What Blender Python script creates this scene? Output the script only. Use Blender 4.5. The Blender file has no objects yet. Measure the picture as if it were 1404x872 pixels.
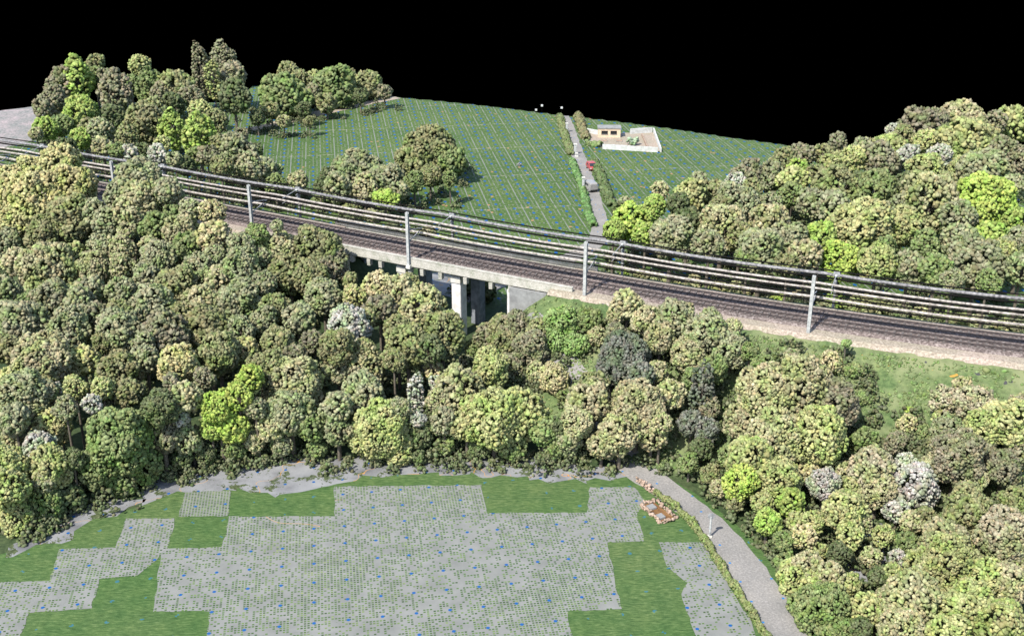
import bpy, bmesh, math, random
import numpy as np
from mathutils import Vector, Matrix

# ------------------------------------------------------------------ camera, sky, sun, exposure
scene = bpy.context.scene
COL = scene.collection
CAM_H = 65.0
PITCH = 23.2
F_PX = 1600.0
W0, H0 = 1404.0, 872.0
cam_d = bpy.data.cameras.new("camera")
cam = bpy.data.objects.new("camera", cam_d)
COL.objects.link(cam)
cam.location = (0, 0, CAM_H)
cam.rotation_euler = (math.radians(90 - PITCH), 0, 0)
cam_d.sensor_width = 36.0
cam_d.lens = 36.0 * F_PX / W0
cam_d.clip_start = 1.0
cam_d.clip_end = 4000.0
scene.camera = cam

SUN_AZ = 218.0      # compass-like: 0 = +Y (view direction), clockwise; where the sun stands
SUN_EL = 50.0
world = bpy.data.worlds.new("World")
scene.world = world
world.use_nodes = True
wn = world.node_tree.nodes
wl = world.node_tree.links
for n in list(wn):
    wn.remove(n)
sky = wn.new("ShaderNodeTexSky")
sky.sky_type = 'NISHITA'
sky.sun_disc = False
sky.sun_elevation = math.radians(SUN_EL)
sky.sun_rotation = math.radians(SUN_AZ)
bg = wn.new("ShaderNodeBackground")
bg.inputs[1].default_value = 0.15
wo = wn.new("ShaderNodeOutputWorld")
wl.new(sky.outputs[0], bg.inputs[0])
wl.new(bg.outputs[0], wo.inputs[0])

sun_d = bpy.data.lights.new("sun", 'SUN')
sun_d.energy = 4.3
sun_d.angle = math.radians(0.5)
sun_d.color = (1.0, 0.965, 0.9)
sun = bpy.data.objects.new("sun", sun_d)
COL.objects.link(sun)
az, el = math.radians(SUN_AZ), math.radians(SUN_EL)
sdir = Vector((math.sin(az) * math.cos(el), math.cos(az) * math.cos(el), math.sin(el)))
sun.rotation_euler = sdir.to_track_quat('Z', 'Y').to_euler()
sun.location = sdir * 200

scene.view_settings.view_transform = 'Standard'
scene.view_settings.look = 'None'
scene.view_settings.exposure = 0.92
scene.view_settings.gamma = 1.0
scene.view_settings.use_curve_mapping = False
scene.render.engine = 'CYCLES'
scene.cycles.max_bounces = 4
scene.cycles.diffuse_bounces = 2

# ------------------------------------------------------------------ helpers
TH = math.radians(PITCH)


def ray(px, py):
    cx, cy = px - W0 / 2, H0 / 2 - py
    return np.array([cx, F_PX * math.cos(TH) + cy * math.sin(TH), -F_PX * math.sin(TH) + cy * math.cos(TH)])


def P(px, py, z=0.0):
    """the world point at height z that stands at this place of the photo"""
    r = ray(px, py)
    t = (z - CAM_H) / r[2]
    return np.array([r[0] * t, r[1] * t, z])


def ppm(p):
    """pixels (of the 1404 px photo) per metre at a world point"""
    depth = p[1] * math.cos(TH) + (CAM_H - p[2]) * math.sin(TH)
    return F_PX / depth


def tag(o, label=None, cat=None, group=None, kind=None):
    if label: o["label"] = label
    if cat: o["category"] = cat
    if group: o["group"] = group
    if kind: o["kind"] = kind
    return o


def empty(name, loc, label=None, cat=None, group=None, rz=0.0):
    o = bpy.data.objects.new(name, None)
    o.empty_display_size = 0.5
    COL.objects.link(o)
    o.location = tuple(float(v) for v in loc)
    o.rotation_euler = (0, 0, rz)
    return tag(o, label, cat, group)


def link(name, me, mat, parent=None, smooth=False):
    o = bpy.data.objects.new(name, me)
    COL.objects.link(o)
    if mat and not me.materials:
        me.materials.append(mat)
    if parent is not None:
        o.parent = parent
    if smooth:
        me.polygons.foreach_set("use_smooth", [True] * len(me.polygons))
    return o


class MB:
    """collects simple shapes into one mesh"""
    def __init__(s):
        s.v = []; s.f = []

    def add(s, vs, fs):
        b = len(s.v)
        s.v += [tuple(float(c) for c in v) for v in vs]
        s.f += [tuple(b + i for i in f) for f in fs]
        return s

    def box(s, c, d, rz=0.0, taper=1.0):
        cx, cy, cz = c; dx, dy, dz = d[0] / 2, d[1] / 2, d[2] / 2
        vs = []
        for z, k in ((-dz, 1.0), (dz, taper)):
            for x, y in ((-dx, -dy), (dx, -dy), (dx, dy), (-dx, dy)):
                x *= k; y *= k
                vs.append((cx + x * math.cos(rz) - y * math.sin(rz), cy + x * math.sin(rz) + y * math.cos(rz), cz + z))
        return s.add(vs, [(0, 3, 2, 1), (4, 5, 6, 7), (0, 1, 5, 4), (1, 2, 6, 5), (2, 3, 7, 6), (3, 0, 4, 7)])

    def tube(s, a, b, r0, r1=None, n=8, caps=True):
        if r1 is None: r1 = r0
        a = Vector(a); b = Vector(b); d = (b - a).normalized()
        u = d.orthogonal().normalized(); w = d.cross(u)
        vs = []
        for p, r in ((a, r0), (b, r1)):
            for i in range(n):
                t = 2 * math.pi * i / n
                vs.append(p + (u * math.cos(t) + w * math.sin(t)) * r)
        fs = [(i, (i + 1) % n, n + (i + 1) % n, n + i) for i in range(n)]
        if caps:
            fs += [tuple(range(n - 1, -1, -1)), tuple(range(n, 2 * n))]
        return s.add(vs, fs)

    def sweep(s, path, prof):
        """closed profile [(lateral, up)] along path [(pos, lateral_dir)]"""
        n = len(prof); vs = []
        for p, l in path:
            for a, b in prof:
                vs.append((p[0] + l[0] * a, p[1] + l[1] * a, p[2] + b))
        fs = []
        for i in range(len(path) - 1):
            for j in range(n):
                k = (j + 1) % n
                fs.append((i * n + j, i * n + k, (i + 1) * n + k, (i + 1) * n + j))
        fs += [tuple(range(n - 1, -1, -1)), tuple((len(path) - 1) * n + j for j in range(n))]
        return s.add(vs, fs)

    def build(s, name, mat, parent=None, smooth=False, bevel=0.0):
        me = bpy.data.meshes.new(name)
        me.from_pydata(s.v, [], s.f)
        bm = bmesh.new(); bm.from_mesh(me)
        bmesh.ops.recalc_face_normals(bm, faces=bm.faces)
        if bevel > 0:
            bmesh.ops.bevel(bm, geom=list(bm.edges), offset=bevel, segments=1, affect='EDGES')
        bm.to_mesh(me); bm.free()
        return link(name, me, mat, parent, smooth)


# ------------------------------------------------------------------ materials
class S:
    """tiny expression helper for shader maths"""
    def __init__(s, nt, sock): s.nt = nt; s.k = sock
    def _m(s, op, *o):
        n = s.nt.nodes.new("ShaderNodeMath"); n.operation = op
        for i, v in enumerate((s,) + o):
            if isinstance(v, S): s.nt.links.new(v.k, n.inputs[i])
            else: n.inputs[i].default_value = v
        return S(s.nt, n.outputs[0])
    def __add__(s, o): return s._m('ADD', o)
    def __sub__(s, o): return s._m('SUBTRACT', o)
    def __mul__(s, o): return s._m('MULTIPLY', o)
    def frac(s): return s._m('FRACT')
    def floor(s): return s._m('FLOOR')
    def abs(s): return s._m('ABSOLUTE')
    def lt(s, o): return s._m('LESS_THAN', o)
    def gt(s, o): return s._m('GREATER_THAN', o)
    def max(s, o): return s._m('MAXIMUM', o)
    def min(s, o): return s._m('MINIMUM', o)


class Mat:
    def __init__(s, name, rough=0.85, spec=0.2):
        s.m = bpy.data.materials.new(name); s.m.use_nodes = True
        s.nt = s.m.node_tree
        s.b = s.nt.nodes["Principled BSDF"]
        s.b.inputs["Roughness"].default_value = rough
        s.b.inputs["Specular IOR Level"].default_value = spec
        s.tc = s.nt.nodes.new("ShaderNodeTexCoord")
    def n(s, t): return s.nt.nodes.new(t)
    def l(s, a, b): s.nt.links.new(a, b)
    def noise(s, scale, detail=3.0, rough=0.55, vec=None):
        n = s.n("ShaderNodeTexNoise"); n.inputs["Scale"].default_value = scale
        n.inputs["Detail"].default_value = detail; n.inputs["Roughness"].default_value = rough
        s.l(vec if vec else s.tc.outputs["Object"], n.inputs["Vector"])
        return S(s.nt, n.outputs["Fac"])
    def ramp(s, fac, stops):
        r = s.n("ShaderNodeValToRGB"); s.l(fac.k, r.inputs[0])
        e = r.color_ramp.elements
        while len(e) < len(stops): e.new(0.5)
        for i, (p, c) in enumerate(stops):
            e[i].position = p; e[i].color = (c[0], c[1], c[2], 1)
        return r.outputs[0]
    def mix(s, fac, a, b, mode='MIX'):
        x = s.n("ShaderNodeMix"); x.data_type = 'RGBA'; x.blend_type = mode
        for sock, v in ((x.inputs[0], fac), (x.inputs[6], a), (x.inputs[7], b)):
            if isinstance(v, S): s.l(v.k, sock)
            elif isinstance(v, (tuple, list)): sock.default_value = (v[0], v[1], v[2], 1)
            elif isinstance(v, float) or isinstance(v, int): sock.default_value = v
            else: s.l(v, sock)
        return x.outputs[2]
    def white(s, *vals):
        c = s.n("ShaderNodeCombineXYZ")
        for i, v in enumerate(vals): s.l(v.k, c.inputs[i])
        w = s.n("ShaderNodeTexWhiteNoise"); w.noise_dimensions = '3D'
        s.l(c.outputs[0], w.inputs["Vector"])
        return S(s.nt, w.outputs["Value"])
    def uv(s):
        """the survey grid's own axes, in metres"""
        sp = s.n("ShaderNodeSeparateXYZ"); s.l(s.tc.outputs["Object"], sp.inputs[0])
        x, y = S(s.nt, sp.outputs[0]), S(s.nt, sp.outputs[1])
        c, t = math.cos(GA), math.sin(GA)
        return x * c + y * t, y * c - x * t
    def out(s, col, bump=None, strength=0.3, dist=0.1):
        if isinstance(col, (tuple, list)): s.b.inputs["Base Color"].default_value = (col[0], col[1], col[2], 1)
        else: s.l(col, s.b.inputs["Base Color"])
        if bump is not None:
            b = s.n("ShaderNodeBump"); b.inputs["Strength"].default_value = strength
            b.inputs["Distance"].default_value = dist
            s.l(bump.k, b.inputs["Height"]); s.l(b.outputs[0], s.b.inputs["Normal"])
        return s.m


GA = math.radians(8.94)      # the survey grid is turned this much to the left of the view
GP = 3.0                     # spacing of the blue marks
_g = P(591.5, 689)
GU = (_g[0] * math.cos(GA) + _g[1] * math.sin(GA)) / GP
GV = (-_g[0] * math.sin(GA) + _g[1] * math.cos(GA)) / GP


def dots(m, u, v, r, stretch=1.0):
    a = (u * (1 / GP) + (0.5 - GU)).frac() - 0.5
    b = ((v * (1 / GP) + (0.5 - GV)).frac() - 0.5) * (1.0 / stretch)
    q = a * a + b * b
    return q.lt((r / GP) ** 2)


def plain(name, c1, c2, scale=2.0, rough=0.85, spec=0.2, bump=0.3):
    m = Mat(name, rough, spec)
    f = m.noise(scale, 4)
    return m.out(m.ramp(f, [(0.3, c1), (0.7, c2)]), f, bump, 0.05)


def foliage_mat(name, lo=0.62, hi=1.45, tint=False):
    m = Mat(name, 0.7, 0.12)
    oi = m.n("ShaderNodeObjectInfo"); geo = m.n("ShaderNodeNewGeometry")
    rnd = S(m.nt, geo.outputs["Random Per Island"])
    orn = S(m.nt, oi.outputs["Random"])
    # shift of hue in big patches of a crown
    add = m.n("ShaderNodeVectorMath"); add.operation = 'ADD'
    cmb = m.n("ShaderNodeCombineXYZ")
    for i in range(3): m.l((orn * (37.0 + 11 * i)).k, cmb.inputs[i])
    m.l(m.tc.outputs["Object"], add.inputs[0]); m.l(cmb.outputs[0], add.inputs[1])
    big = m.noise(1.7, 2, 0.5, add.outputs[0])
    patch = m.n("ShaderNodeMapRange"); m.l(big.k, patch.inputs[0])
    patch.inputs[1].default_value = 0.42; patch.inputs[2].default_value = 0.66
    col = oi.outputs["Color"]
    if tint:
        ta = m.n("ShaderNodeAttribute"); ta.attribute_name = "tint"; col = ta.outputs["Color"]
    grey = m.mix(1.0, col, (1.12, 1.05, 1.16), 'MULTIPLY')
    green = m.mix(1.0, col, (0.84, 1.00, 0.72), 'MULTIPLY')
    c = m.mix(S(m.nt, patch.outputs[0]), grey, green)
    # each leaf clump its own value; a few are pale, a few dark
    v = ((rnd * (hi - lo)) + lo) * 1.22
    r2 = m.white(rnd, orn, rnd)
    c = m.mix(1.0, c, m.ramp(r2, [(0.0, (1.12, 1.0, 0.9)), (0.5, (1, 1, 1)), (0.9, (0.92, 1.03, 0.9)), (1.0, (1.35, 1.3, 1.35))]), 'MULTIPLY')
    cv = m.n("ShaderNodeCombineXYZ")
    for i in range(3): m.l(v.k, cv.inputs[i])
    c = m.mix(1.0, c, cv.outputs[0], 'MULTIPLY')
    m.out(c)
    return m.m


M = {}
M['leaf'] = foliage_mat("foliage")
M['leaf_tint'] = foliage_mat("foliage_small_trees", tint=True)
M['bark'] = plain("bark", (0.07, 0.055, 0.04), (0.16, 0.14, 0.11), 6)
M['concrete'] = plain("concrete", (0.42, 0.40, 0.35), (0.56, 0.54, 0.48), 1.2)
M['cream'] = None
m = Mat("parapet_concrete")
_st = m.noise(0.9, 5, 0.7)
_fi = m.noise(7.0, 3)
M['cream'] = m.out(m.mix(0.35, m.ramp(_st, [(0.32, (0.16, 0.19, 0.11)), (0.48, (0.34, 0.33, 0.27)), (0.7, (0.50, 0.47, 0.41))]),
                         m.ramp(_fi, [(0.35, (0.16, 0.15, 0.13)), (0.65, (0.56, 0.52, 0.48))])), _fi, 0.4, 0.05)
M['white_wall'] = plain("whitewash", (0.34, 0.34, 0.31), (0.56, 0.56, 0.54), 1.1)
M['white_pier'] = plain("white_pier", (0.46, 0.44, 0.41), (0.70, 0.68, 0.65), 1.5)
M['pier_shaded'] = plain("pier_concrete_shaded", (0.13, 0.14, 0.155), (0.25, 0.26, 0.28), 1.5)  # far columns: the deck's shade put into a darker pier colour
M['steel'] = plain("galvanised_steel", (0.15, 0.155, 0.155), (0.30, 0.30, 0.30), 3.0, 0.6, 0.4)
M['steel_pale'] = plain("pale_steel", (0.22, 0.23, 0.225), (0.46, 0.46, 0.44), 3.0, 0.6, 0.4)
M['wire_pale'] = plain("wire_pale", (0.12, 0.105, 0.09), (0.44, 0.395, 0.35), 2.6, 0.6, 0.3)
M['wire_grey'] = plain("wire_grey", (0.05, 0.048, 0.05), (0.27, 0.26, 0.255), 2.6, 0.6, 0.3)
M['dark_line'] = plain("dark_line", (0.004, 0.004, 0.004), (0.012, 0.011, 0.010), 0.9, 0.8, 0.05)  # for the added outline lines along the cables, and the stake rods
M['rail'] = plain("rail_steel", (0.035, 0.028, 0.026), (0.08, 0.06, 0.055), 3.0, 0.5, 0.5)
M['sleeper'] = plain("sleeper", (0.07, 0.058, 0.052), (0.15, 0.13, 0.12), 3.0)
M['stone_pink'] = plain("pink_stone", (0.16, 0.11, 0.075), (0.42, 0.31, 0.24), 2.5)
M['brown_earth'] = plain("brown_earth", (0.10, 0.05, 0.02), (0.22, 0.12, 0.05), 1.5)
M['slab'] = plain("grey_slab", (0.16, 0.16, 0.155), (0.26, 0.26, 0.25), 1.5)
M['peach'] = plain("peach_render", (0.50, 0.38, 0.26), (0.62, 0.49, 0.35), 1.5)
M['dark'] = plain("dark_opening", (0.01, 0.01, 0.01), (0.02, 0.02, 0.02), 1.5)
M['glass'] = plain("dark_glass", (0.02, 0.025, 0.03), (0.03, 0.035, 0.04), 1.5, 0.1, 0.6)
M['tyre'] = plain("tyre", (0.015, 0.015, 0.015), (0.03, 0.03, 0.03), 4)
M['red_paint'] = plain("red_paint", (0.30, 0.05, 0.05), (0.38, 0.07, 0.06), 2, 0.35, 0.5)
M['grey_paint'] = plain("grey_paint", (0.22, 0.21, 0.195), (0.28, 0.265, 0.25), 2, 0.35, 0.5)
M['chrome'] = plain("lamp_glass", (0.5, 0.5, 0.48), (0.6, 0.6, 0.58), 2, 0.2, 0.6)
M['black'] = Mat("night_black", 1.0, 0.0).out((0.0, 0.0, 0.0))

BLUE = (0.006, 0.070, 0.22)
ORANGE = (0.45, 0.22, 0.04)


def ballast_mat():
    m = Mat("ballast")
    a = m.noise(3.2, 4, 0.7); b = m.noise(0.25, 3)
    c = m.ramp(a, [(0.32, (0.05, 0.04, 0.036)), (0.5, (0.13, 0.105, 0.095)), (0.68, (0.30, 0.26, 0.24))])
    c = m.mix(1.0, c, m.ramp(b, [(0.3, (0.8, 0.8, 0.8)), (0.7, (1.2, 1.15, 1.12))]), 'MULTIPLY')
    return m.out(c, a, 0.6, 0.06)


def shoulder_mat():
    m = Mat("ballast_shoulder")
    a = m.noise(4.0, 4, 0.7); b = m.noise(0.2, 3)
    c = m.ramp(a, [(0.3, (0.15, 0.12, 0.095)), (0.5, (0.28, 0.235, 0.19)), (0.7, (0.44, 0.38, 0.32))])
    c = m.mix(1.0, c, m.ramp(b, [(0.3, (0.85, 0.9, 0.8)), (0.7, (1.1, 1.05, 1.05))]), 'MULTIPLY')
    return m.out(c, a, 0.6, 0.06)


def road_mat():
    m = Mat("road_gravel")
    a = m.noise(5.0, 4, 0.7); b = m.noise(0.3, 3)
    c = m.ramp(a, [(0.3, (0.15, 0.145, 0.135)), (0.55, (0.22, 0.21, 0.195)), (0.75, (0.31, 0.295, 0.275))])
    c = m.mix(1.0, c, m.ramp(b, [(0.3, (0.85, 0.85, 0.85)), (0.7, (1.15, 1.12, 1.1))]), 'MULTIPLY')
    u, v = m.uv()
    c = m.mix(dots(m, u, v, 0.13) , c, (0.03, 0.14, 0.32))
    return m.out(c, a, 0.3, 0.03)


def gravel_mat():
    m = Mat("pale_gravel", 0.6)
    a = m.noise(0.35, 4, 0.55); b = m.noise(6, 3)
    c = m.ramp(a, [(0.3, (0.11, 0.11, 0.113)), (0.5, (0.19, 0.19, 0.19)), (0.7, (0.23, 0.23, 0.228))])
    u, v = m.uv()
    c = m.mix(dots(m, u, v, 0.17), c, BLUE)
    hole = m.noise(0.42, 5, 0.75)
    c = m.mix(hole.gt(0.56), c, m.ramp(m.noise(3.0, 3, 0.7), [(0.3, (0.02, 0.03, 0.014)), (0.7, (0.10, 0.12, 0.055))]))
    o = m.noise(0.12, 3)
    c = m.mix((o - 0.52).abs().lt(0.0014), c, ORANGE)
    return m.out(c, b, 0.15, 0.03)


def grass_nodes(m):
    fine = m.noise(3.2, 3, 0.7); mid = m.noise(0.55, 4, 0.6); big = m.noise(0.06, 3)
    # blades lie in one direction: stretched noise
    mp = m.n("ShaderNodeMapping"); m.l(m.tc.outputs["Object"], mp.inputs[0])
    mp.inputs["Scale"].default_value = (1.3, 5.0, 1.0)
    st = m.noise(1.0, 4, 0.7, mp.outputs[0])
    c = m.ramp(st, [(0.3, (0.026, 0.056, 0.016)), (0.5, (0.050, 0.095, 0.028)), (0.72, (0.105, 0.155, 0.058))])
    c = m.mix(1.0, c, m.ramp(mid, [(0.3, (0.78, 0.86, 0.8)), (0.7, (1.25, 1.14, 1.1))]), 'MULTIPLY')
    c = m.mix(1.0, c, m.ramp(big, [(0.35, (0.85, 0.95, 0.85)), (0.65, (1.25, 1.08, 1.2))]), 'MULTIPLY')
    return c, fine


def grass_mat():
    m = Mat("meadow_grass")
    c, fine = grass_nodes(m)
    u, v = m.uv()
    sel = m.white((u * (1 / GP) + (1 - GU + 0.0)).floor(), (v * (1 / GP) + (1 - GV)).floor(), u * 0.0).gt(0.45)
    c = m.mix(dots(m, u, v, 0.20) * sel * 0.6, c, (0.02, 0.12, 0.2))
    return m.out(c, fine, 0.5, 0.08)


def patch_mat(name, density):
    """worn grey ground netting over the meadow: grass shows through its holes"""
    m = Mat(name)
    g, fine = grass_nodes(m)
    u, v = m.uv()
    k = 1 / 0.30
    cu, cv = (u * k).floor(), (v * k).floor()
    fu, fv = ((u * k).frac() - 0.5).abs(), ((v * k).frac() - 0.5).abs()
    hole = fu.lt(0.34) * fv.lt(0.30)
    w = m.white(cu, cv, u * 0.0 + 1.0)
    mod = m.noise(0.09, 3, 0.5)
    thr = (mod - 0.5) * 1.6 + density
    shown = w.lt(thr)
    greyn = m.noise(0.5, 3)
    base = m.ramp(greyn, [(0.3, (0.146, 0.148, 0.135)), (0.7, (0.196, 0.196, 0.180))])
    g2 = m.mix(1.0, g, m.ramp(m.white(cv, cu, u * 0.0 + 2.0), [(0.0, (0.55, 0.6, 0.6)), (0.6, (1.1, 1.1, 1.1)), (1.0, (1.9, 1.6, 1.6))]), 'MULTIPLY')
    c = m.mix(hole * shown, base, g2)
    c = m.mix(dots(m, u, v, 0.17), c, BLUE)
    o = m.noise(0.045, 2)
    c = m.mix((o - 0.385).abs().lt(0.0006) * mod.gt(0.5), c, ORANGE)
    return m.out(c)


def ground_mat():
    """terrain: colour laid per vertex (soil, slope grass, crop field), crop rows on the far field"""
    m = Mat("terrain")
    at = m.n("ShaderNodeAttribute"); at.attribute_name = "soil"
    hl = m.n("ShaderNodeAttribute"); hl.attribute_name = "crop"
    sl = m.n("ShaderNodeAttribute"); sl.attribute_name = "slope_grass"
    n1 = m.noise(1.6, 5, 0.75); n2 = m.noise(0.25, 4, 0.6)
    c = m.mix(1.0, at.outputs["Color"], m.ramp(n1, [(0.3, (0.45, 0.5, 0.45)), (0.5, (1, 1, 1)), (0.72, (1.8, 1.6, 1.6))]), 'MULTIPLY')
    c = m.mix(1.0, c, m.ramp(n2, [(0.3, (0.7, 0.8, 0.75)), (0.7, (1.35, 1.2, 1.2))]), 'MULTIPLY')
    slope = S(m.nt, sl.outputs["Fac"])
    tan = m.noise(0.16, 3, 0.6)
    c = m.mix(slope * S(m.nt, m.ramp(tan, [(0.45, (0, 0, 0)), (0.62, (0.8, 0.8, 0.8))])), c, (0.19, 0.20, 0.10))
    spk = m.noise(0.75, 2, 0.4)
    c = m.mix(slope * spk.gt(0.70), c, (0.05, 0.05, 0.05))
    mp = m.n("ShaderNodeMapping"); m.l(m.tc.outputs["Object"], mp.inputs[0]); mp.inputs["Scale"].default_value = (0.5, 1.6, 1)
    mp.inputs["Location"].default_value = (31, 7, 0)
    spo = m.noise(1.0, 2, 0.5, mp.outputs[0])
    c = m.mix(slope * spo.gt(0.735), c, (0.40, 0.20, 0.04))
    # crop rows
    u, v = m.uv()
    g = m.ramp(m.noise(2.0, 4, 0.75), [(0.3, (0.020, 0.044, 0.012)), (0.5, (0.050, 0.094, 0.026)), (0.72, (0.125, 0.165, 0.055))])
    near = m.noise(0.05, 3)
    g = m.mix(1.0, g, m.ramp(near, [(0.35, (0.85, 0.9, 0.85)), (0.65, (1.25, 1.12, 1.0))]), 'MULTIPLY')
    # pale dotted rows
    k = 1 / 0.75
    rowd = ((u * k).frac() - 0.5).abs().lt(0.17)
    vd = (v * (1 / 1.0))
    pick = m.white((u * k).floor(), vd.floor(), u * 0.0 + 3.0)
    dash = (vd.frac() - 0.5).abs().lt(0.30)
    g = m.mix(rowd * dash * pick.lt(0.60), g, (0.120, 0.135, 0.100))
    # strong pale line between the blue rows
    lin = ((u * (1 / GP) + (1.0 - GU)).frac() - 0.5).abs().lt(0.032)
    brk = m.white((u * (1 / GP) + (1.0 - GU)).floor(), (v * 0.7).floor(), u * 0.0 + 4.0)
    g = m.mix(lin * brk.lt(0.75), g, (0.155, 0.165, 0.145))
    red = m.white((u * 2.2).floor(), (v * 1.6).floor(), u * 0.0 + 5.0)
    g = m.mix(red.gt(0.997), g, (0.28, 0.16, 0.08))
    g = m.mix(dots(m, u, v, 0.29, 1.6) * m.white((u * (1 / GP) + (0.5 - GU)).floor(), (v * (1 / GP) + (0.5 - GV)).floor(), u * 0.0).gt(0.06), g, BLUE)
    # tractor tracks across
    tr = ((v * (1 / 21.0)).frac() - 0.5).abs().lt(0.014)
    g = m.mix(tr * n1.gt(0.52) * 0.6, g, (0.26, 0.24, 0.18))
    c = m.mix(S(m.nt, hl.outputs["Fac"]), c, g)
    return m.out(c, n1, 0.5, 0.12)


M['ballast'] = ballast_mat()
M['shoulder'] = shoulder_mat()
M['road'] = road_mat()
M['gravel'] = gravel_mat()
M['grass'] = grass_mat()
M['patch'] = patch_mat("grey_netting", 0.62)
M['patch_open'] = patch_mat("grey_netting_open", 1.3)
M['ground'] = ground_mat()

# ------------------------------------------------------------------ track line
R = 10.0
_pts = [(-330, 180), (-150, 211), (0, 238), (150, 265), (240, 281), (340, 298), (400, 310), (500, 331), (600, 350.5),
        (700, 370), (820, 391), (960, 413), (1113, 437), (1260, 456), (1404, 474), (1560, 493), (1700, 509)]
_w = np.array([P(a, b, R)[:2] for a, b in _pts])
# smooth: cubic fit in the chord coordinate
_c0 = _w[0]; _cd = (_w[-1] - _w[0]); _L = np.linalg.norm(_cd); _cd = _cd / _L; _cn = np.array([-_cd[1], _cd[0]])
_t = (_w - _c0) @ _cd; _o = (_w - _c0) @ _cn
_pf = np.polyfit(_t, _o, 4)
SS = np.linspace(0, _L, 260)
TR = _c0 + SS[:, None] * _cd + np.polyval(_pf, SS)[:, None] * _cn
TD = np.gradient(TR, axis=0); TD /= np.linalg.norm(TD, axis=1)[:, None]
TS = np.concatenate([[0], np.cumsum(np.linalg.norm(np.diff(TR, axis=0), axis=1))])
# far-side direction (away from the camera)
TN = np.stack([-TD[:, 1], TD[:, 0]], 1)
if TN[100, 1] < 0: TN = -TN


def track_at(s):
    return (np.array([np.interp(s, TS, TR[:, 0]), np.interp(s, TS, TR[:, 1])]),
            np.array([np.interp(s, TS, TN[:, 0]), np.interp(s, TS, TN[:, 1])]))


def track_s(px, py, z=R):
    p = P(px, py, z)[:2]
    return float(TS[np.argmin(np.sum((TR - p) ** 2, 1))])


def tpoint(s, lat, z):
    p, n = track_at(s)
    return np.array([p[0] + n[0] * lat, p[1] + n[1] * lat, z])


def tpath(s0, s1, z=0.0, step=3.0, lat=0.0):
    out = []
    for s in np.linspace(s0, s1, max(2, int(abs(s1 - s0) / step) + 1)):
        p, n = track_at(s)
        out.append(((p[0] + n[0] * lat, p[1] + n[1] * lat, z), n))
    return out


SB0 = track_s(452, 322)       # bridge starts
SB1 = track_s(775, 384)       # bridge ends

# ------------------------------------------------------------------ terrain
_edge_px = [(-500, 190), (-120, 165), (0, 152), (55, 144), (120, 142), (330, 140), (341, 118), (362, 118), (440, 124), (543, 133), (640, 142),
            (770, 158), (860, 168), (1000, 188), (1110, 203), (1250, 214), (1404, 222), (1700, 250)]
_ew = np.array([P(a, b, 0)[:2] for a, b in _edge_px])
_eaz = np.arctan2(_ew[:, 0], _ew[:, 1]); _ed = np.linalg.norm(_ew, axis=1)


def terrain(x, y):
    x = np.asarray(x, float); y = np.asarray(y, float)
    pts = np.stack([x.ravel(), y.ravel()], 1)
    z = np.zeros(len(pts))
    s_near = np.zeros(len(pts))
    for k in range(0, len(pts), 20000):
        s_near[k:k + 20000] = TS[((pts[k:k + 20000, None, :] - TR[None]) ** 2).sum(2).argmin(1)]
    s_in = np.maximum(0, np.minimum(s_near - SB0, SB1 - s_near))
    for sel in (TS < SB0 - 1.0, TS > SB1 + 1.0):
        q = TR[sel][::2]
        dmin = np.full(len(pts), 1e9)
        for k in range(0, len(pts), 20000):
            d = np.sqrt(((pts[k:k + 20000, None, :] - q[None]) ** 2).sum(2)).min(1)
            dmin[k:k + 20000] = d
        top = R - 0.08
        zz = top - np.maximum(0, dmin - 4.8) * 0.52 - s_in * 0.62
        # soft foot
        zz = np.where(zz < 0.6, 0.6 * np.exp((zz - 0.6) / 0.6), zz)
        z = np.maximum(z, zz)
    z = np.where(z < 0.03, 0, z)
    az_ = np.arctan2(pts[:, 0], pts[:, 1]); d_ = np.linalg.norm(pts, axis=1)
    e = np.interp(az_, _eaz, _ed)
    over = np.maximum(0, d_ - e)
    z = z - np.where(over > 0, over * 0.7, 0)
    z = np.maximum(z, -260)
    # the meadow and the ground near the road is a hand lower than the sheets laid on it
    return z.reshape(x.shape)


def tz(x, y):
    return float(terrain(np.array([x]), np.array([y]))[0])


def lateral(x, y):
    pts = np.stack([np.ravel(x), np.ravel(y)], 1)
    out = np.zeros(len(pts))
    for k in range(0, len(pts), 20000):
        pp = pts[k:k + 20000]
        i = ((pp[:, None, :] - TR[None]) ** 2).sum(2).argmin(1)
        out[k:k + 20000] = ((pp - TR[i]) * TN[i]).sum(1)
    return out.reshape(np.shape(x))


def inside(poly, x, y):
    r = np.zeros(np.shape(x), bool)
    n = len(poly)
    for i in range(n):
        x0, y0 = poly[i]; x1, y1 = poly[(i + 1) % n]
        c = ((y0 > y) != (y1 > y)) & (x < (x1 - x0) * (y - y0) / (y1 - y0 + 1e-9) + x0)
        r ^= c
    return r


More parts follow.
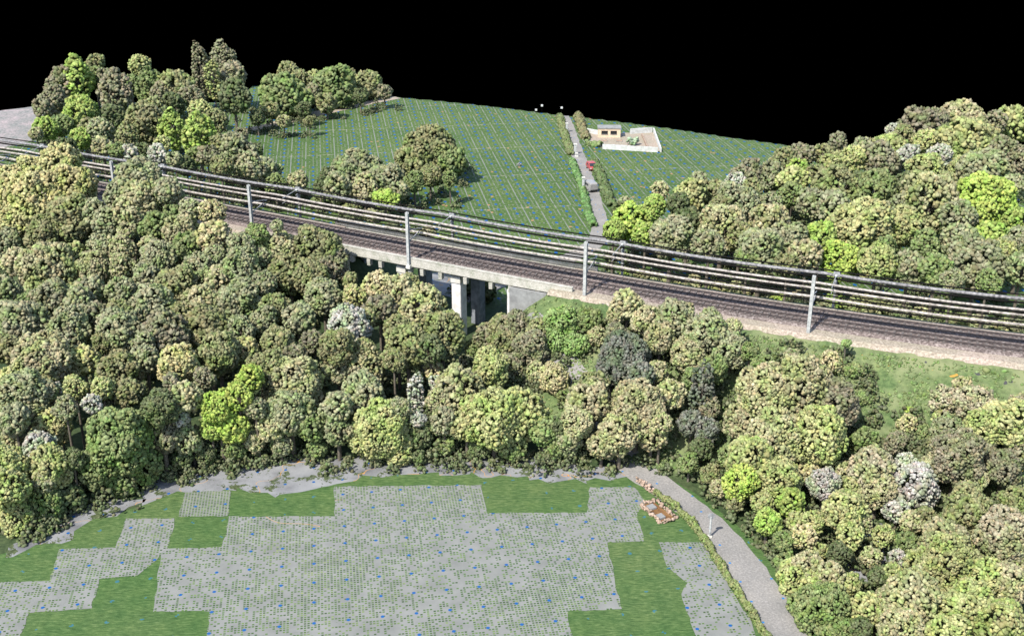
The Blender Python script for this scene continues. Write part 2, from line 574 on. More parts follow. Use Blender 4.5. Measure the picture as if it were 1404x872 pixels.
def build_ground():
    xs = np.concatenate([np.arange(-330, -150, 6.0), np.arange(-150, 200, 1.6), np.arange(200, 420, 6.0)])
    ys = np.concatenate([np.arange(-160, 60, 10.0), np.arange(60, 400, 1.6), np.arange(400, 700, 12.0)])
    X, Y = np.meshgrid(xs, ys)
    Z = terrain(X, Y)
    nx, ny = len(xs), len(ys)
    lat = lateral(X, Y)
    crop = np.clip((lat - 9.5) / 2.0, 0, 1) * (Z < 3.0)
    # left pale ploughed plot at the far left
    A = np.zeros((ny, nx, 4)); A[..., 3] = 1
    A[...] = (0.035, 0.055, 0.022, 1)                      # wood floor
    plot = inside([tuple(P(a, b)[:2]) for a, b in ((-400, 260), (-400, 150), (60, 120), (75, 150), (60, 190), (0, 205), (-100, 230))], X, Y)
    A[plot] = (0.21, 0.20, 0.195, 1)
    crop = np.where(plot, 0.0, crop)
    slope = ((Z > 0.15) & (lat < 0) & (X > 0)).astype(float)
    A[slope > 0] = (0.080, 0.118, 0.044, 1)
    me = bpy.data.meshes.new("ground")
    V = np.stack([X.ravel(), Y.ravel(), Z.ravel()], 1)
    idx = np.arange(nx * ny).reshape(ny, nx)
    F = np.stack([idx[:-1, :-1].ravel(), idx[:-1, 1:].ravel(), idx[1:, 1:].ravel(), idx[1:, :-1].ravel()], 1)
    fill_mesh(me, V, F, 4)
    a = me.attributes.new("soil", 'FLOAT_COLOR', 'POINT'); a.data.foreach_set("color", A.reshape(-1))
    a = me.attributes.new("crop", 'FLOAT', 'POINT'); a.data.foreach_set("value", crop.reshape(-1))
    a = me.attributes.new("slope_grass", 'FLOAT', 'POINT'); a.data.foreach_set("value", slope.reshape(-1))
    o = link("ground", me, M['ground'], smooth=True)
    tag(o, kind="structure")
    return o


def fill_mesh(me, V, F, k):
    V = np.asarray(V, np.float32); F = np.asarray(F, np.int32)
    me.vertices.add(len(V)); me.vertices.foreach_set("co", V.ravel())
    me.loops.add(F.size); me.loops.foreach_set("vertex_index", F.ravel())
    me.polygons.add(len(F))
    me.polygons.foreach_set("loop_start", np.arange(0, F.size, k, dtype=np.int32))
    me.polygons.foreach_set("loop_total", np.full(len(F), k, np.int32))
    me.update(calc_edges=True)


build_ground()


def sheet(name, mat, px, z, jag=0.0, seed=0, step=1.2):
    """flat ground sheet with a polygon outline given by photo points"""
    rng = random.Random(seed)
    w = [P(a, b)[:2] for a, b in px]
    out = []
    for i in range(len(w)):
        a, b = w[i], w[(i + 1) % len(w)]
        n = max(1, int(np.linalg.norm(b - a) / step)) if jag > 0 else 1
        for k in range(n):
            p = a + (b - a) * k / n
            out.append((p[0] + rng.uniform(-jag, jag), p[1] + rng.uniform(-jag, jag), z))
    bm = bmesh.new()
    vs = [bm.verts.new(v) for v in out]
    es = [bm.edges.new((vs[i], vs[(i + 1) % len(vs)])) for i in range(len(vs))]
    bmesh.ops.triangle_fill(bm, use_beauty=True, edges=es)
    for f in bm.faces:
        if f.normal.z < 0: f.normal_flip()
    me = bpy.data.meshes.new(name); bm.to_mesh(me); bm.free()
    return tag(link(name, me, mat), kind="structure")


# meadow, pale gravel strip at the foot of the wood, grey netting on the meadow
hedge_px = [(884, 660), (898, 678), (925, 697), (950, 720), (975, 756), (1000, 797), (1026, 836), (1056, 885), (1110, 980)]
sheet("meadow", M['grass'], [(-260, 870), (-120, 800), (-10, 762), (60, 742), (110, 716), (190, 694), (240, 664), (330, 648), (450, 640), (600, 636), (760, 640), (878, 655)]
      + hedge_px[1:] + [(1000, 1250), (-300, 1250)], 0.02, 0.25, 3)
sheet("gravel_strip", M['gravel'], [(188, 678), (225, 652), (300, 640), (400, 628), (520, 622), (640, 622), (760, 630), (868, 650), (850, 658), (760, 662), (700, 654), (610, 650),
      (500, 656), (455, 668), (415, 676), (370, 684), (330, 672), (290, 674), (240, 676), (205, 690)], 0.028, 0.7, 5, 1.0)
sheet("gravel_verge", M['gravel'], [(0, 768), (20, 750), (60, 722), (120, 690), (200, 682), (170, 704), (120, 716), (100, 738), (70, 745), (40, 752)], 0.028, 0.6, 6, 1.0)
for i, (poly, op) in enumerate([
    ([(458, 667), (660, 665), (667, 703), (806, 703), (808, 668), (870, 668), (888, 690), (872, 704), (884, 742), (832, 744), (852, 835), (778, 838), (786, 880), (800, 960), (250, 960), (282, 880), (288, 838),
      (210, 838), (222, 752), (305, 750), (315, 708), (459, 708)], 0),
    ([(173, 711), (240, 711), (231, 750), (215, 768), (187, 790), (137, 793), (125, 834), (41, 840), (28, 872), (-10, 960), (-150, 960), (-60, 800), (67, 797), (81, 753), (159, 751)], 0),
    ([(254, 675), (318, 673), (313, 708), (245, 708)], 1),
    ([(904, 744), (964, 743), (975, 765), (1000, 805), (1028, 850), (1037, 872), (1050, 900), (965, 900), (953, 872), (934, 815), (942, 800), (925, 785), (915, 776)], 0)]):
    sheet("grey_netting", M['patch_open'] if op else M['patch'], poly, 0.036 + 0.005 * i, 0.10, 10 + i, 0.8)

# roads: a ribbon that follows the ground
def ribbon(name, mat, px, widths, dz, kind="structure", smooth_n=60, jag=0.12, seed=1):
    rng = random.Random(seed)
    w = np.array([P(a, b)[:2] for a, b in px])
    t = np.concatenate([[0], np.cumsum(np.linalg.norm(np.diff(w, axis=0), axis=1))])
    tt = np.linspace(0, t[-1], int(t[-1] / 1.2))
    pts = np.stack([np.interp(tt, t, w[:, 0]), np.interp(tt, t, w[:, 1])], 1)
    for _ in range(6):
        pts[1:-1] = (pts[:-2] + 2 * pts[1:-1] + pts[2:]) / 4
    wd = np.interp(tt, t, widths)
    d = np.gradient(pts, axis=0); d /= np.linalg.norm(d, axis=1)[:, None]
    n = np.stack([-d[:, 1], d[:, 0]], 1)
    V = []
    for i in range(len(pts)):
        for k in (-1, -0.5, 0, 0.5, 1):
            e = rng.uniform(-jag, jag) if abs(k) == 1 else 0
            q = pts[i] + n[i] * (wd[i] / 2 * k + e)
            V.append((q[0], q[1], tz(q[0], q[1]) + dz))
    F = []
    for i in range(len(pts) - 1):
        for k in range(4):
            a = i * 5 + k
            F.append((a, a + 1, a + 6, a + 5))
    me = bpy.data.meshes.new(name); fill_mesh(me, V, F, 4)
    return tag(link(name, me, mat), kind=kind)


ribbon("road", M['road'], [(1200, 1060), (1120, 930), (1080, 872), (1058, 830), (1025, 780), (992, 737), (955, 703), (922, 678), (900, 662), (880, 650), (850, 625), (800, 575), (745, 525), (700, 498), (665, 478)],
       [4, 3.9, 3.8, 3.7, 3.6, 3.5, 3.4, 3.4, 3.6, 3.8, 3.4, 3.2, 3.2, 3.2, 3.2], 0.032)
ribbon("road", M['road'], [(640, 400), (720, 372), (790, 352), (822, 330), (824, 312), (815, 285), (806, 258), (800, 240), (796, 222), (789, 205), (783, 185), (777, 168), (771, 157), (768, 153)],
       [6, 4, 3.4, 3.2, 3.2, 3.4, 3.8, 3.4, 3.0, 2.8, 2.6, 2.6, 2.6, 2.6], 0.04, seed=2)
sheet("forecourt", M['gravel'], [(592, 372), (660, 380), (660, 408), (640, 415), (585, 398)], 0.03, 0.2, 9)
ribbon("farm_track", M['shoulder'], [(300, 190), (330, 182), (380, 170), (440, 155), (500, 142), (545, 134)], [3.0, 3.6, 4.0, 4.4, 4.0, 3.0], 0.04, seed=3)
ribbon("verge", M['grass'], [(1150, 900), (1108, 858), (1080, 815), (1050, 775), (1018, 735), (985, 706), (950, 682), (920, 664)], [1.5] * 8, 0.026, seed=4)
for q in ([(1150, 735), (1210, 715), (1225, 790), (1190, 810), (1150, 790)], [(1050, 722), (1075, 715), (1078, 740), (1052, 745)], [(1172, 815), (1200, 830), (1215, 850), (1180, 845)], [(1100, 700), (1125, 698), (1120, 722)]):
    sheet("gravel_clearing", M['gravel'], q, 0.03, 0.4, 12)

# the black sky behind everything: a wide curved wall well beyond the last hill
def build_sky():
    vs, fs = [], []
    n = 48
    for i in range(n + 1):
        a = math.radians(-75 + 150 * i / n)
        for z in (-420, 60):
            vs.append((900 * math.sin(a), 900 * math.cos(a), z))
    for i in range(n):
        fs.append((2 * i, 2 * i + 1, 2 * i + 3, 2 * i + 2))
    me = bpy.data.meshes.new("sky"); me.from_pydata(vs, [], fs)
    tag(link("sky", me, M['black']), kind="structure")


build_sky()

# ------------------------------------------------------------------ railway
S0, S1 = TS[2], TS[-3]
# ballast bed and shoulders
mb = MB(); mb.sweep(tpath(S0, S1, R), [(-3.25, 0.0), (-3.25, -0.35), (3.3, -0.35), (3.3, 0.0), (2.9, 0.28), (-2.8, 0.28)])
tag(mb.build("ballast_bed", M['ballast']), kind="structure")
for a, b in ((S0, SB0), (SB1, S1)):
    mb = MB(); mb.sweep(tpath(a, b, R), [(-5.4, -0.45), (4.0, -0.45), (4.0, 0.04), (-4.8, 0.04)])
    tag(mb.build("shoulder", M['shoulder']), kind="structure")
for c, word in ((-1.45, "near"), (1.45, "far")):
    p0 = tpoint((S0 + S1) / 2, c, R)
    tr = empty("railway_track", p0, "dark rusty railway track, %s" % ("the one nearer the meadow" if c < 0 else "the one on the hill-field side"), "railway track", "railway tracks")
    tr.location = (0, 0, 0)
    for d in (-0.62, 0.62):
        mb = MB(); mb.sweep(tpath(S0, S1, R + 0.40, 3, c + d), [(-0.075, 0), (-0.02, 0.03), (-0.04, 0.16), (0.04, 0.16), (0.02, 0.03), (0.075, 0)])
        mb.build("rail", M['rail'], tr)
    mb = MB()
    for s in np.arange(S0, S1, 0.9):
        p, n = track_at(s)
        q = p + n * c
        mb.box((q[0], q[1], R + 0.33), (2.1, 0.26, 0.14), math.atan2(n[1], n[0]))
    tag(mb.build("sleepers", M['sleeper'], tr), kind="stuff")

# ------------------------------------------------------------------ viaduct
br = empty("railway_viaduct", (0, 0, 0), "pale concrete railway viaduct on paired columns over the sunken road", "viaduct")
mb = MB(); mb.sweep(tpath(SB0, SB1, R), [(-4.3, -0.12), (-4.3, -0.55), (-3.2, -1.15), (3.2, -1.15), (4.3, -0.55), (4.3, -0.12), (3.34, -0.10), (3.34, -0.36), (-3.3, -0.36), (-3.3, -0.10)])
mb.build("deck", M['cream'], br)
for lat, w in ((-4.1, 0.36), (4.1, 0.36)):
    mb = MB(); mb.sweep(tpath(SB0 - 2, SB1 + 3, R), [(lat - w / 2, -0.118), (lat + w / 2, -0.118), (lat + w / 2, 0.55), (lat + w / 2 + 0.05, 0.56), (lat + w / 2 + 0.05, 0.68), (lat - w / 2 - 0.05, 0.68), (lat - w / 2 - 0.05, 0.56), (lat - w / 2, 0.55)])
    mb.build("parapet", M['cream'], br)
for x, y in ((477, 345), (500, 350), (522, 354), (556, 361), (578, 365), (600, 370), (634, 377), (665, 383), (693, 389), (728, 396), (750, 400)):
    s = track_s(x, y)
    p, n = track_at(s); q = p - n * 4.0
    MB().box((q[0], q[1], R - 1.15), (0.6, 0.5, 0.9), math.atan2(n[1], n[0]), 1.1).build("bracket", M['cream'], br)
for x, y in ((486, 345), (567, 362), (640, 376)):
    s = track_s(x, y - 18)
    p, n = track_at(s); rz = math.atan2(n[1], n[0])
    q = p + n * 0.2
    MB().box((q[0], q[1], R - 1.62), (7.6, 1.5, 0.9), rz, 1.0).build("crosshead", M['concrete'], br, bevel=0.06)
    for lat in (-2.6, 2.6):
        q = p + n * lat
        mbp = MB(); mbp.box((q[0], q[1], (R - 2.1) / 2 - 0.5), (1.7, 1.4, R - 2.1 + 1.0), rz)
        mbp.build("column", M['white_pier'] if lat < 0 else M['pier_shaded'], br, bevel=0.08)  # far column takes the colour with the deck's shade in it
for s, k in ((SB0 - 0.8, 0), (SB1 - 5.6, 1)):
    p, n = track_at(s); rz = math.atan2(n[1], n[0]); q = p + n * 0.2
    MB().box((q[0], q[1], (R - 1.3) / 2), (8.4, 1.4, R - 1.3), rz).build("abutment", M['white_pier'], br, bevel=0.05)
    if k:
        q = tpoint(s + 2.6, -4.5, 0)
        MB().box((q[0], q[1], R / 2 + 1.6), (0.5, 5.2, R - 4.6), rz).build("wing_wall", M['slab'], br)

# ------------------------------------------------------------------ overhead line: masts and wires
NEAR = [(-60, 208), (47, 236), (190, 272), (345, 318), (540, 371), (802, 403), (1113, 446), (1475, 497)]
near_s = [track_s(x, y) for x, y in NEAR]



def mast(s, lat, h, label, big):
    p = tpoint(s, lat, R)
    n = track_at(s)[1]
    sg = 1.0 if lat < 0 else -1.0
    rz = math.atan2(n[1] * sg, n[0] * sg)          # local +X points over the tracks
    root = empty("catenary_mast", p, label, "railway mast", "catenary masts along the railway", rz)
    b = -0.6
    # H-section pole
    mb = MB()
    w = 0.26 if big else 0.2
    mb.box((-w * 0.55, 0, (h + b) / 2), (0.07, w * 1.5, h - b)); mb.box((w * 0.55, 0, (h + b) / 2), (0.07, w * 1.5, h - b)); mb.box((0, 0, (h + b) / 2), (w * 1.1 - 0.075, 0.07, h - b - 0.01))
    mb.build("pole", M['steel_pale'] if big else M['steel'], root)
    MB().box((0, 0, b + 0.05), (0.7, 0.7, 0.5), 0, 0.8).build("footing", M['concrete'], root, bevel=0.05)
    mb = MB()
    g = 4.6 if big else h
    mb.tube((0.1, 0, g), (3.7, 0, 3.85), 0.06); mb.tube((0.1, 0, 2.9), (3.5, 0, 3.8), 0.06); mb.tube((1.8, 0, 3.2), (3.9, 0, 3.1), 0.045)
    mb.build("cantilever", M['steel'], root)
    for z in (4.5 if big else h - 0.1, 3.0):
        mb = MB()
        for k in range(4): mb.tube((0.28 + k * 0.12, 0, z), (0.34 + k * 0.12, 0, z), 0.15, 0.10)
        mb.build("insulator", M['steel_pale'], root)
    if not big:
        mb = MB(); mb.box((-0.1, 0, h + 0.0), (0.75, 0.9, 0.55), 0, 0.8); mb.tube((-0.6, 0, h - 0.5), (0.6, 0, h - 0.9), 0.12)
        mb.build("mast_head", M['steel'], root)


LATN, LATF = -4.45, 4.7
names = ["off left edge", "far left end, above the speckled yellow tree", "behind the pale grey-green tree", "standing left of the viaduct", "on the viaduct, foot on a corbel",
         "at the right end of the viaduct", "by the green bank at the right", "at far right"]
for i, s in enumerate(near_s):
    if i in (0, 7): continue
    mast(s, LATN, 7.1, "tall pale catenary mast, meadow side, " + names[i], True)
for i, s in enumerate(near_s):
    if i in (0,): continue
    if i == 7: continue
    mast(s + 1.5, LATF, 4.3, "short grey catenary mast, hill side, " + ["", "at the far left end", "near the white blossoming bush", "by dark bushes", "beside the left half of the viaduct",
         "beside the right end of the viaduct", "next to the lime tree by the green bank"][i], False)


def wire(lat, h, r, mat, label, sag=0.2):
    mb = MB(); path = []
    ss = np.linspace(S0, S1, 170)
    for s in ss:
        j = np.searchsorted(near_s, s)
        a = near_s[j - 1] if j > 0 else s; b = near_s[j] if j < len(near_s) else s
        f = 0 if b <= a else (s - a) / (b - a)
        z = R + h - 4 * sag * f * (1 - f)
        path.append((tpoint(s, lat, z), track_at(s)[1]))
    prof = [(r * math.cos(t), r * math.sin(t)) for t in np.linspace(0, 2 * math.pi, 7)[:-1]]
    mb.sweep(path, prof)
    o = mb.build("overhead_wire", mat, smooth=True)
    tag(o, label, "wire", "overhead wires above the railway")


wire(4.6, 4.2, 0.22, M['wire_grey'], "thick grey feeder cable strung along the hill-side masts")
wire(4.5, 3.76, 0.13, M['dark_line'], "dark outline line added right under the grey feeder on the hill side")  # black tubes here and below are added as dark shading edges of the cables
wire(4.75, 4.66, 0.09, M['dark_line'], "dark outline line added right above the grey feeder on the hill side")
wire(1.75, 3.95, 0.155, M['wire_pale'], "upper beige catenary cable above the hill-side track")
wire(1.7, 3.64, 0.10, M['dark_line'], "dark outline line added between the two beige cables above the hill-side track", 0.15)
wire(1.7, 3.27, 0.15, M['wire_pale'], "lower beige catenary cable above the hill-side track", 0.12)
wire(1.65, 2.95, 0.09, M['dark_line'], "dark outline line added right under the lower beige cable, hill-side track", 0.12)
wire(-1.6, 3.85, 0.09, M['dark_line'], "dark outline line added over the beige cable of the meadow-side track")
wire(-1.65, 3.48, 0.17, M['wire_pale'], "beige catenary cable above the meadow-side track")
wire(-1.65, 3.08, 0.11, M['dark_line'], "dark outline line added under the beige cable of the meadow-side track", 0.15)

# ------------------------------------------------------------------ trees
def ico(sub):
    bm = bmesh.new(); bmesh.ops.create_icosphere(bm, subdivisions=sub, radius=1.0)
    V = np.array([v.co[:] for v in bm.verts]); F = np.array([[v.index for v in f.verts] for f in bm.faces]); bm.free()
    return V, F


ICO1 = ico(1); ICO2 = ico(2)


def clumps(C, Nrm, rad, rng, hi=True):
    """one mesh's verts and faces: a leaf clump at every point C"""
    V0, F0 = ICO2 if hi else ICO1
    n = len(C)
    nv = len(V0)
    # random rotation by random orthonormal frames
    a = rng.normal(size=(n, 3)); a /= np.linalg.norm(a, axis=1)[:, None]
    b = rng.normal(size=(n, 3)); b -= (a * b).sum(1)[:, None] * a; b /= np.linalg.norm(b, axis=1)[:, None]
    c = np.cross(a, b)
    sc = rad[:, None] * rng.uniform(0.5, 1.45, size=(n, 3))
    V = (V0[None, :, 0:1] * (a * sc[:, 0:1])[:, None, :] + V0[None, :, 1:2] * (b * sc[:, 1:2])[:, None, :] + V0[None, :, 2:3] * (c * sc[:, 2:3])[:, None, :])
    V *= rng.uniform(0.70, 1.28, size=(n, nv, 1))
    V += C[:, None, :]
    F = F0[None] + (np.arange(n) * nv)[:, None, None]
    return V.reshape(-1, 3), F.reshape(-1, 3)


def make_crown(seed, rc, aspect=1.0, nl=14, sparse=0.0):
    rng = np.random.default_rng(seed)
    # lobes inside a unit ball (z scaled by aspect)
    L = []
    while len(L) < nl:
        p = rng.normal(size=3); p /= np.linalg.norm(p)
        if p[2] < -0.85: continue
        rr = rng.uniform(0.26, 0.40)
        p *= (1 - rr) * rng.uniform(0.94, 1.10)
        if all(np.linalg.norm(p - q) > 0.2 for q, _ in L) or rng.random() < 0.05:
            L.append((p, rr))
    L.append((np.array([0, 0, 0.0]), 0.80))
    pts, nr = [], []
    for p, r in L:
        n = int(4 * r * r / (rc * rc) * 1.15)
        d = rng.normal(size=(n, 3)); d /= np.linalg.norm(d, axis=1)[:, None]
        q = p + d * r * rng.uniform(0.86, 1.06, size=(n, 1))
        ok = np.ones(n, bool)
        for p2, r2 in L:
            ok &= ~((np.linalg.norm(q - p2, axis=1) < r2 * 0.84))
        ok &= q[:, 2] > -0.95
        pts.append(q[ok]); nr.append(d[ok])
    Q = np.concatenate(pts); D = np.concatenate(nr)
    keep = rng.random(len(Q)) > (sparse + 0.25 * np.clip(-Q[:, 2] - 0.2, 0, 1))
    Q, D = Q[keep], D[keep]
    Q = Q * np.array([1, 1, aspect])
    rad = rc * rng.uniform(0.75, 1.3, size=len(Q))
    V, F = clumps(Q, D, rad, rng, True)
    me = bpy.data.meshes.new("crown")
    fill_mesh(me, V, F, 3)
    me.polygons.foreach_set("use_smooth", np.ones(len(F), bool))
    me.materials.append(M['leaf'])
    return me


def make_trunk(seed, a, k, H):
    """trunk and limbs; origin at the crown centre, foot H below it, crown radius k"""
    rng = random.Random(seed)
    mb = MB()
    H = max(H, 0.3); zf = -min(0.4 * k, 0.6 * H)
    r0 = max(0.07, min(0.075 * k + 0.03, 0.3))
    mb.tube((0, 0, -H), (0, 0, zf), r0 * 1.3, r0 * 0.8, 8, False)
    for i in range(6):
        t = i * 1.05 + rng.uniform(-0.3, 0.3)
        q = rng.uniform(0.4, 0.7) * k
        mb.tube((0, 0, zf - 0.04 * H * i * 0.3), (q * math.cos(t), q * math.sin(t), rng.uniform(0.0, 0.5) * a * k), r0 * 0.5, r0 * 0.15, 5, False)
    mb.tube((0, 0, zf), (rng.uniform(-.1, .1) * k, rng.uniform(-.1, .1) * k, 0.7 * a * k), r0 * 0.8, r0 * 0.2, 6, False)
    me = bpy.data.meshes.new("trunk")
    me.from_pydata(mb.v, [], mb.f); me.materials.append(M['bark'])
    return me


PROTO = {}


def proto(rpx, asp, sparse, seed):
    size = 0 if rpx < 13 else 1 if rpx < 22 else 2 if rpx < 34 else 3 if rpx < 52 else 4
    rc = (0.135, 0.094, 0.067, 0.050, 0.037)[size]
    ak = 0 if asp < 0.8 else 1 if asp < 1.25 else 2 if asp < 2 else 3
    nvar = (2, 3, 4, 4, 2)[size] if ak == 1 else 1
    key = (size, ak, seed % nvar, sparse)
    if key not in PROTO:
        a = (0.62, 1.05, 1.5, 3.0)[ak]
        PROTO[key] = (make_crown(hash(key) % 9999 if False else size * 1000 + ak * 100 + (seed % nvar) * 10 + int(sparse * 10), rc, a, (9, 13, 19, 26, 36)[size], sparse), a)
    return PROTO[key]


CO = {   # albedo, word
    'o': ((0.105, 0.118, 0.050), "olive"), 'g': ((0.078, 0.128, 0.038), "green"), 'l': ((0.130, 0.185, 0.038), "lime green"),
    'y': ((0.160, 0.190, 0.062), "yellow-green"), 'b': ((0.160, 0.160, 0.088), "beige-olive"), 'k': ((0.115, 0.135, 0.080), "grey-green"),
    'w': ((0.185, 0.188, 0.172), "whitish"), 'r': ((0.100, 0.098, 0.070), "grey-brown"), 'd': ((0.070, 0.078, 0.066), "dark grey"),
    't': ((0.205, 0.178, 0.098), "tan"), 'p': ((0.160, 0.143, 0.105), "pinkish brown"), 'e': ((0.050, 0.078, 0.032), "dark green"),
    'G': ((0.105, 0.165, 0.052), "fresh green"),
    'L': ((0.155, 0.215, 0.036), "bright lime"), 'a': ((0.190, 0.188, 0.070), "yellow-olive"),
}

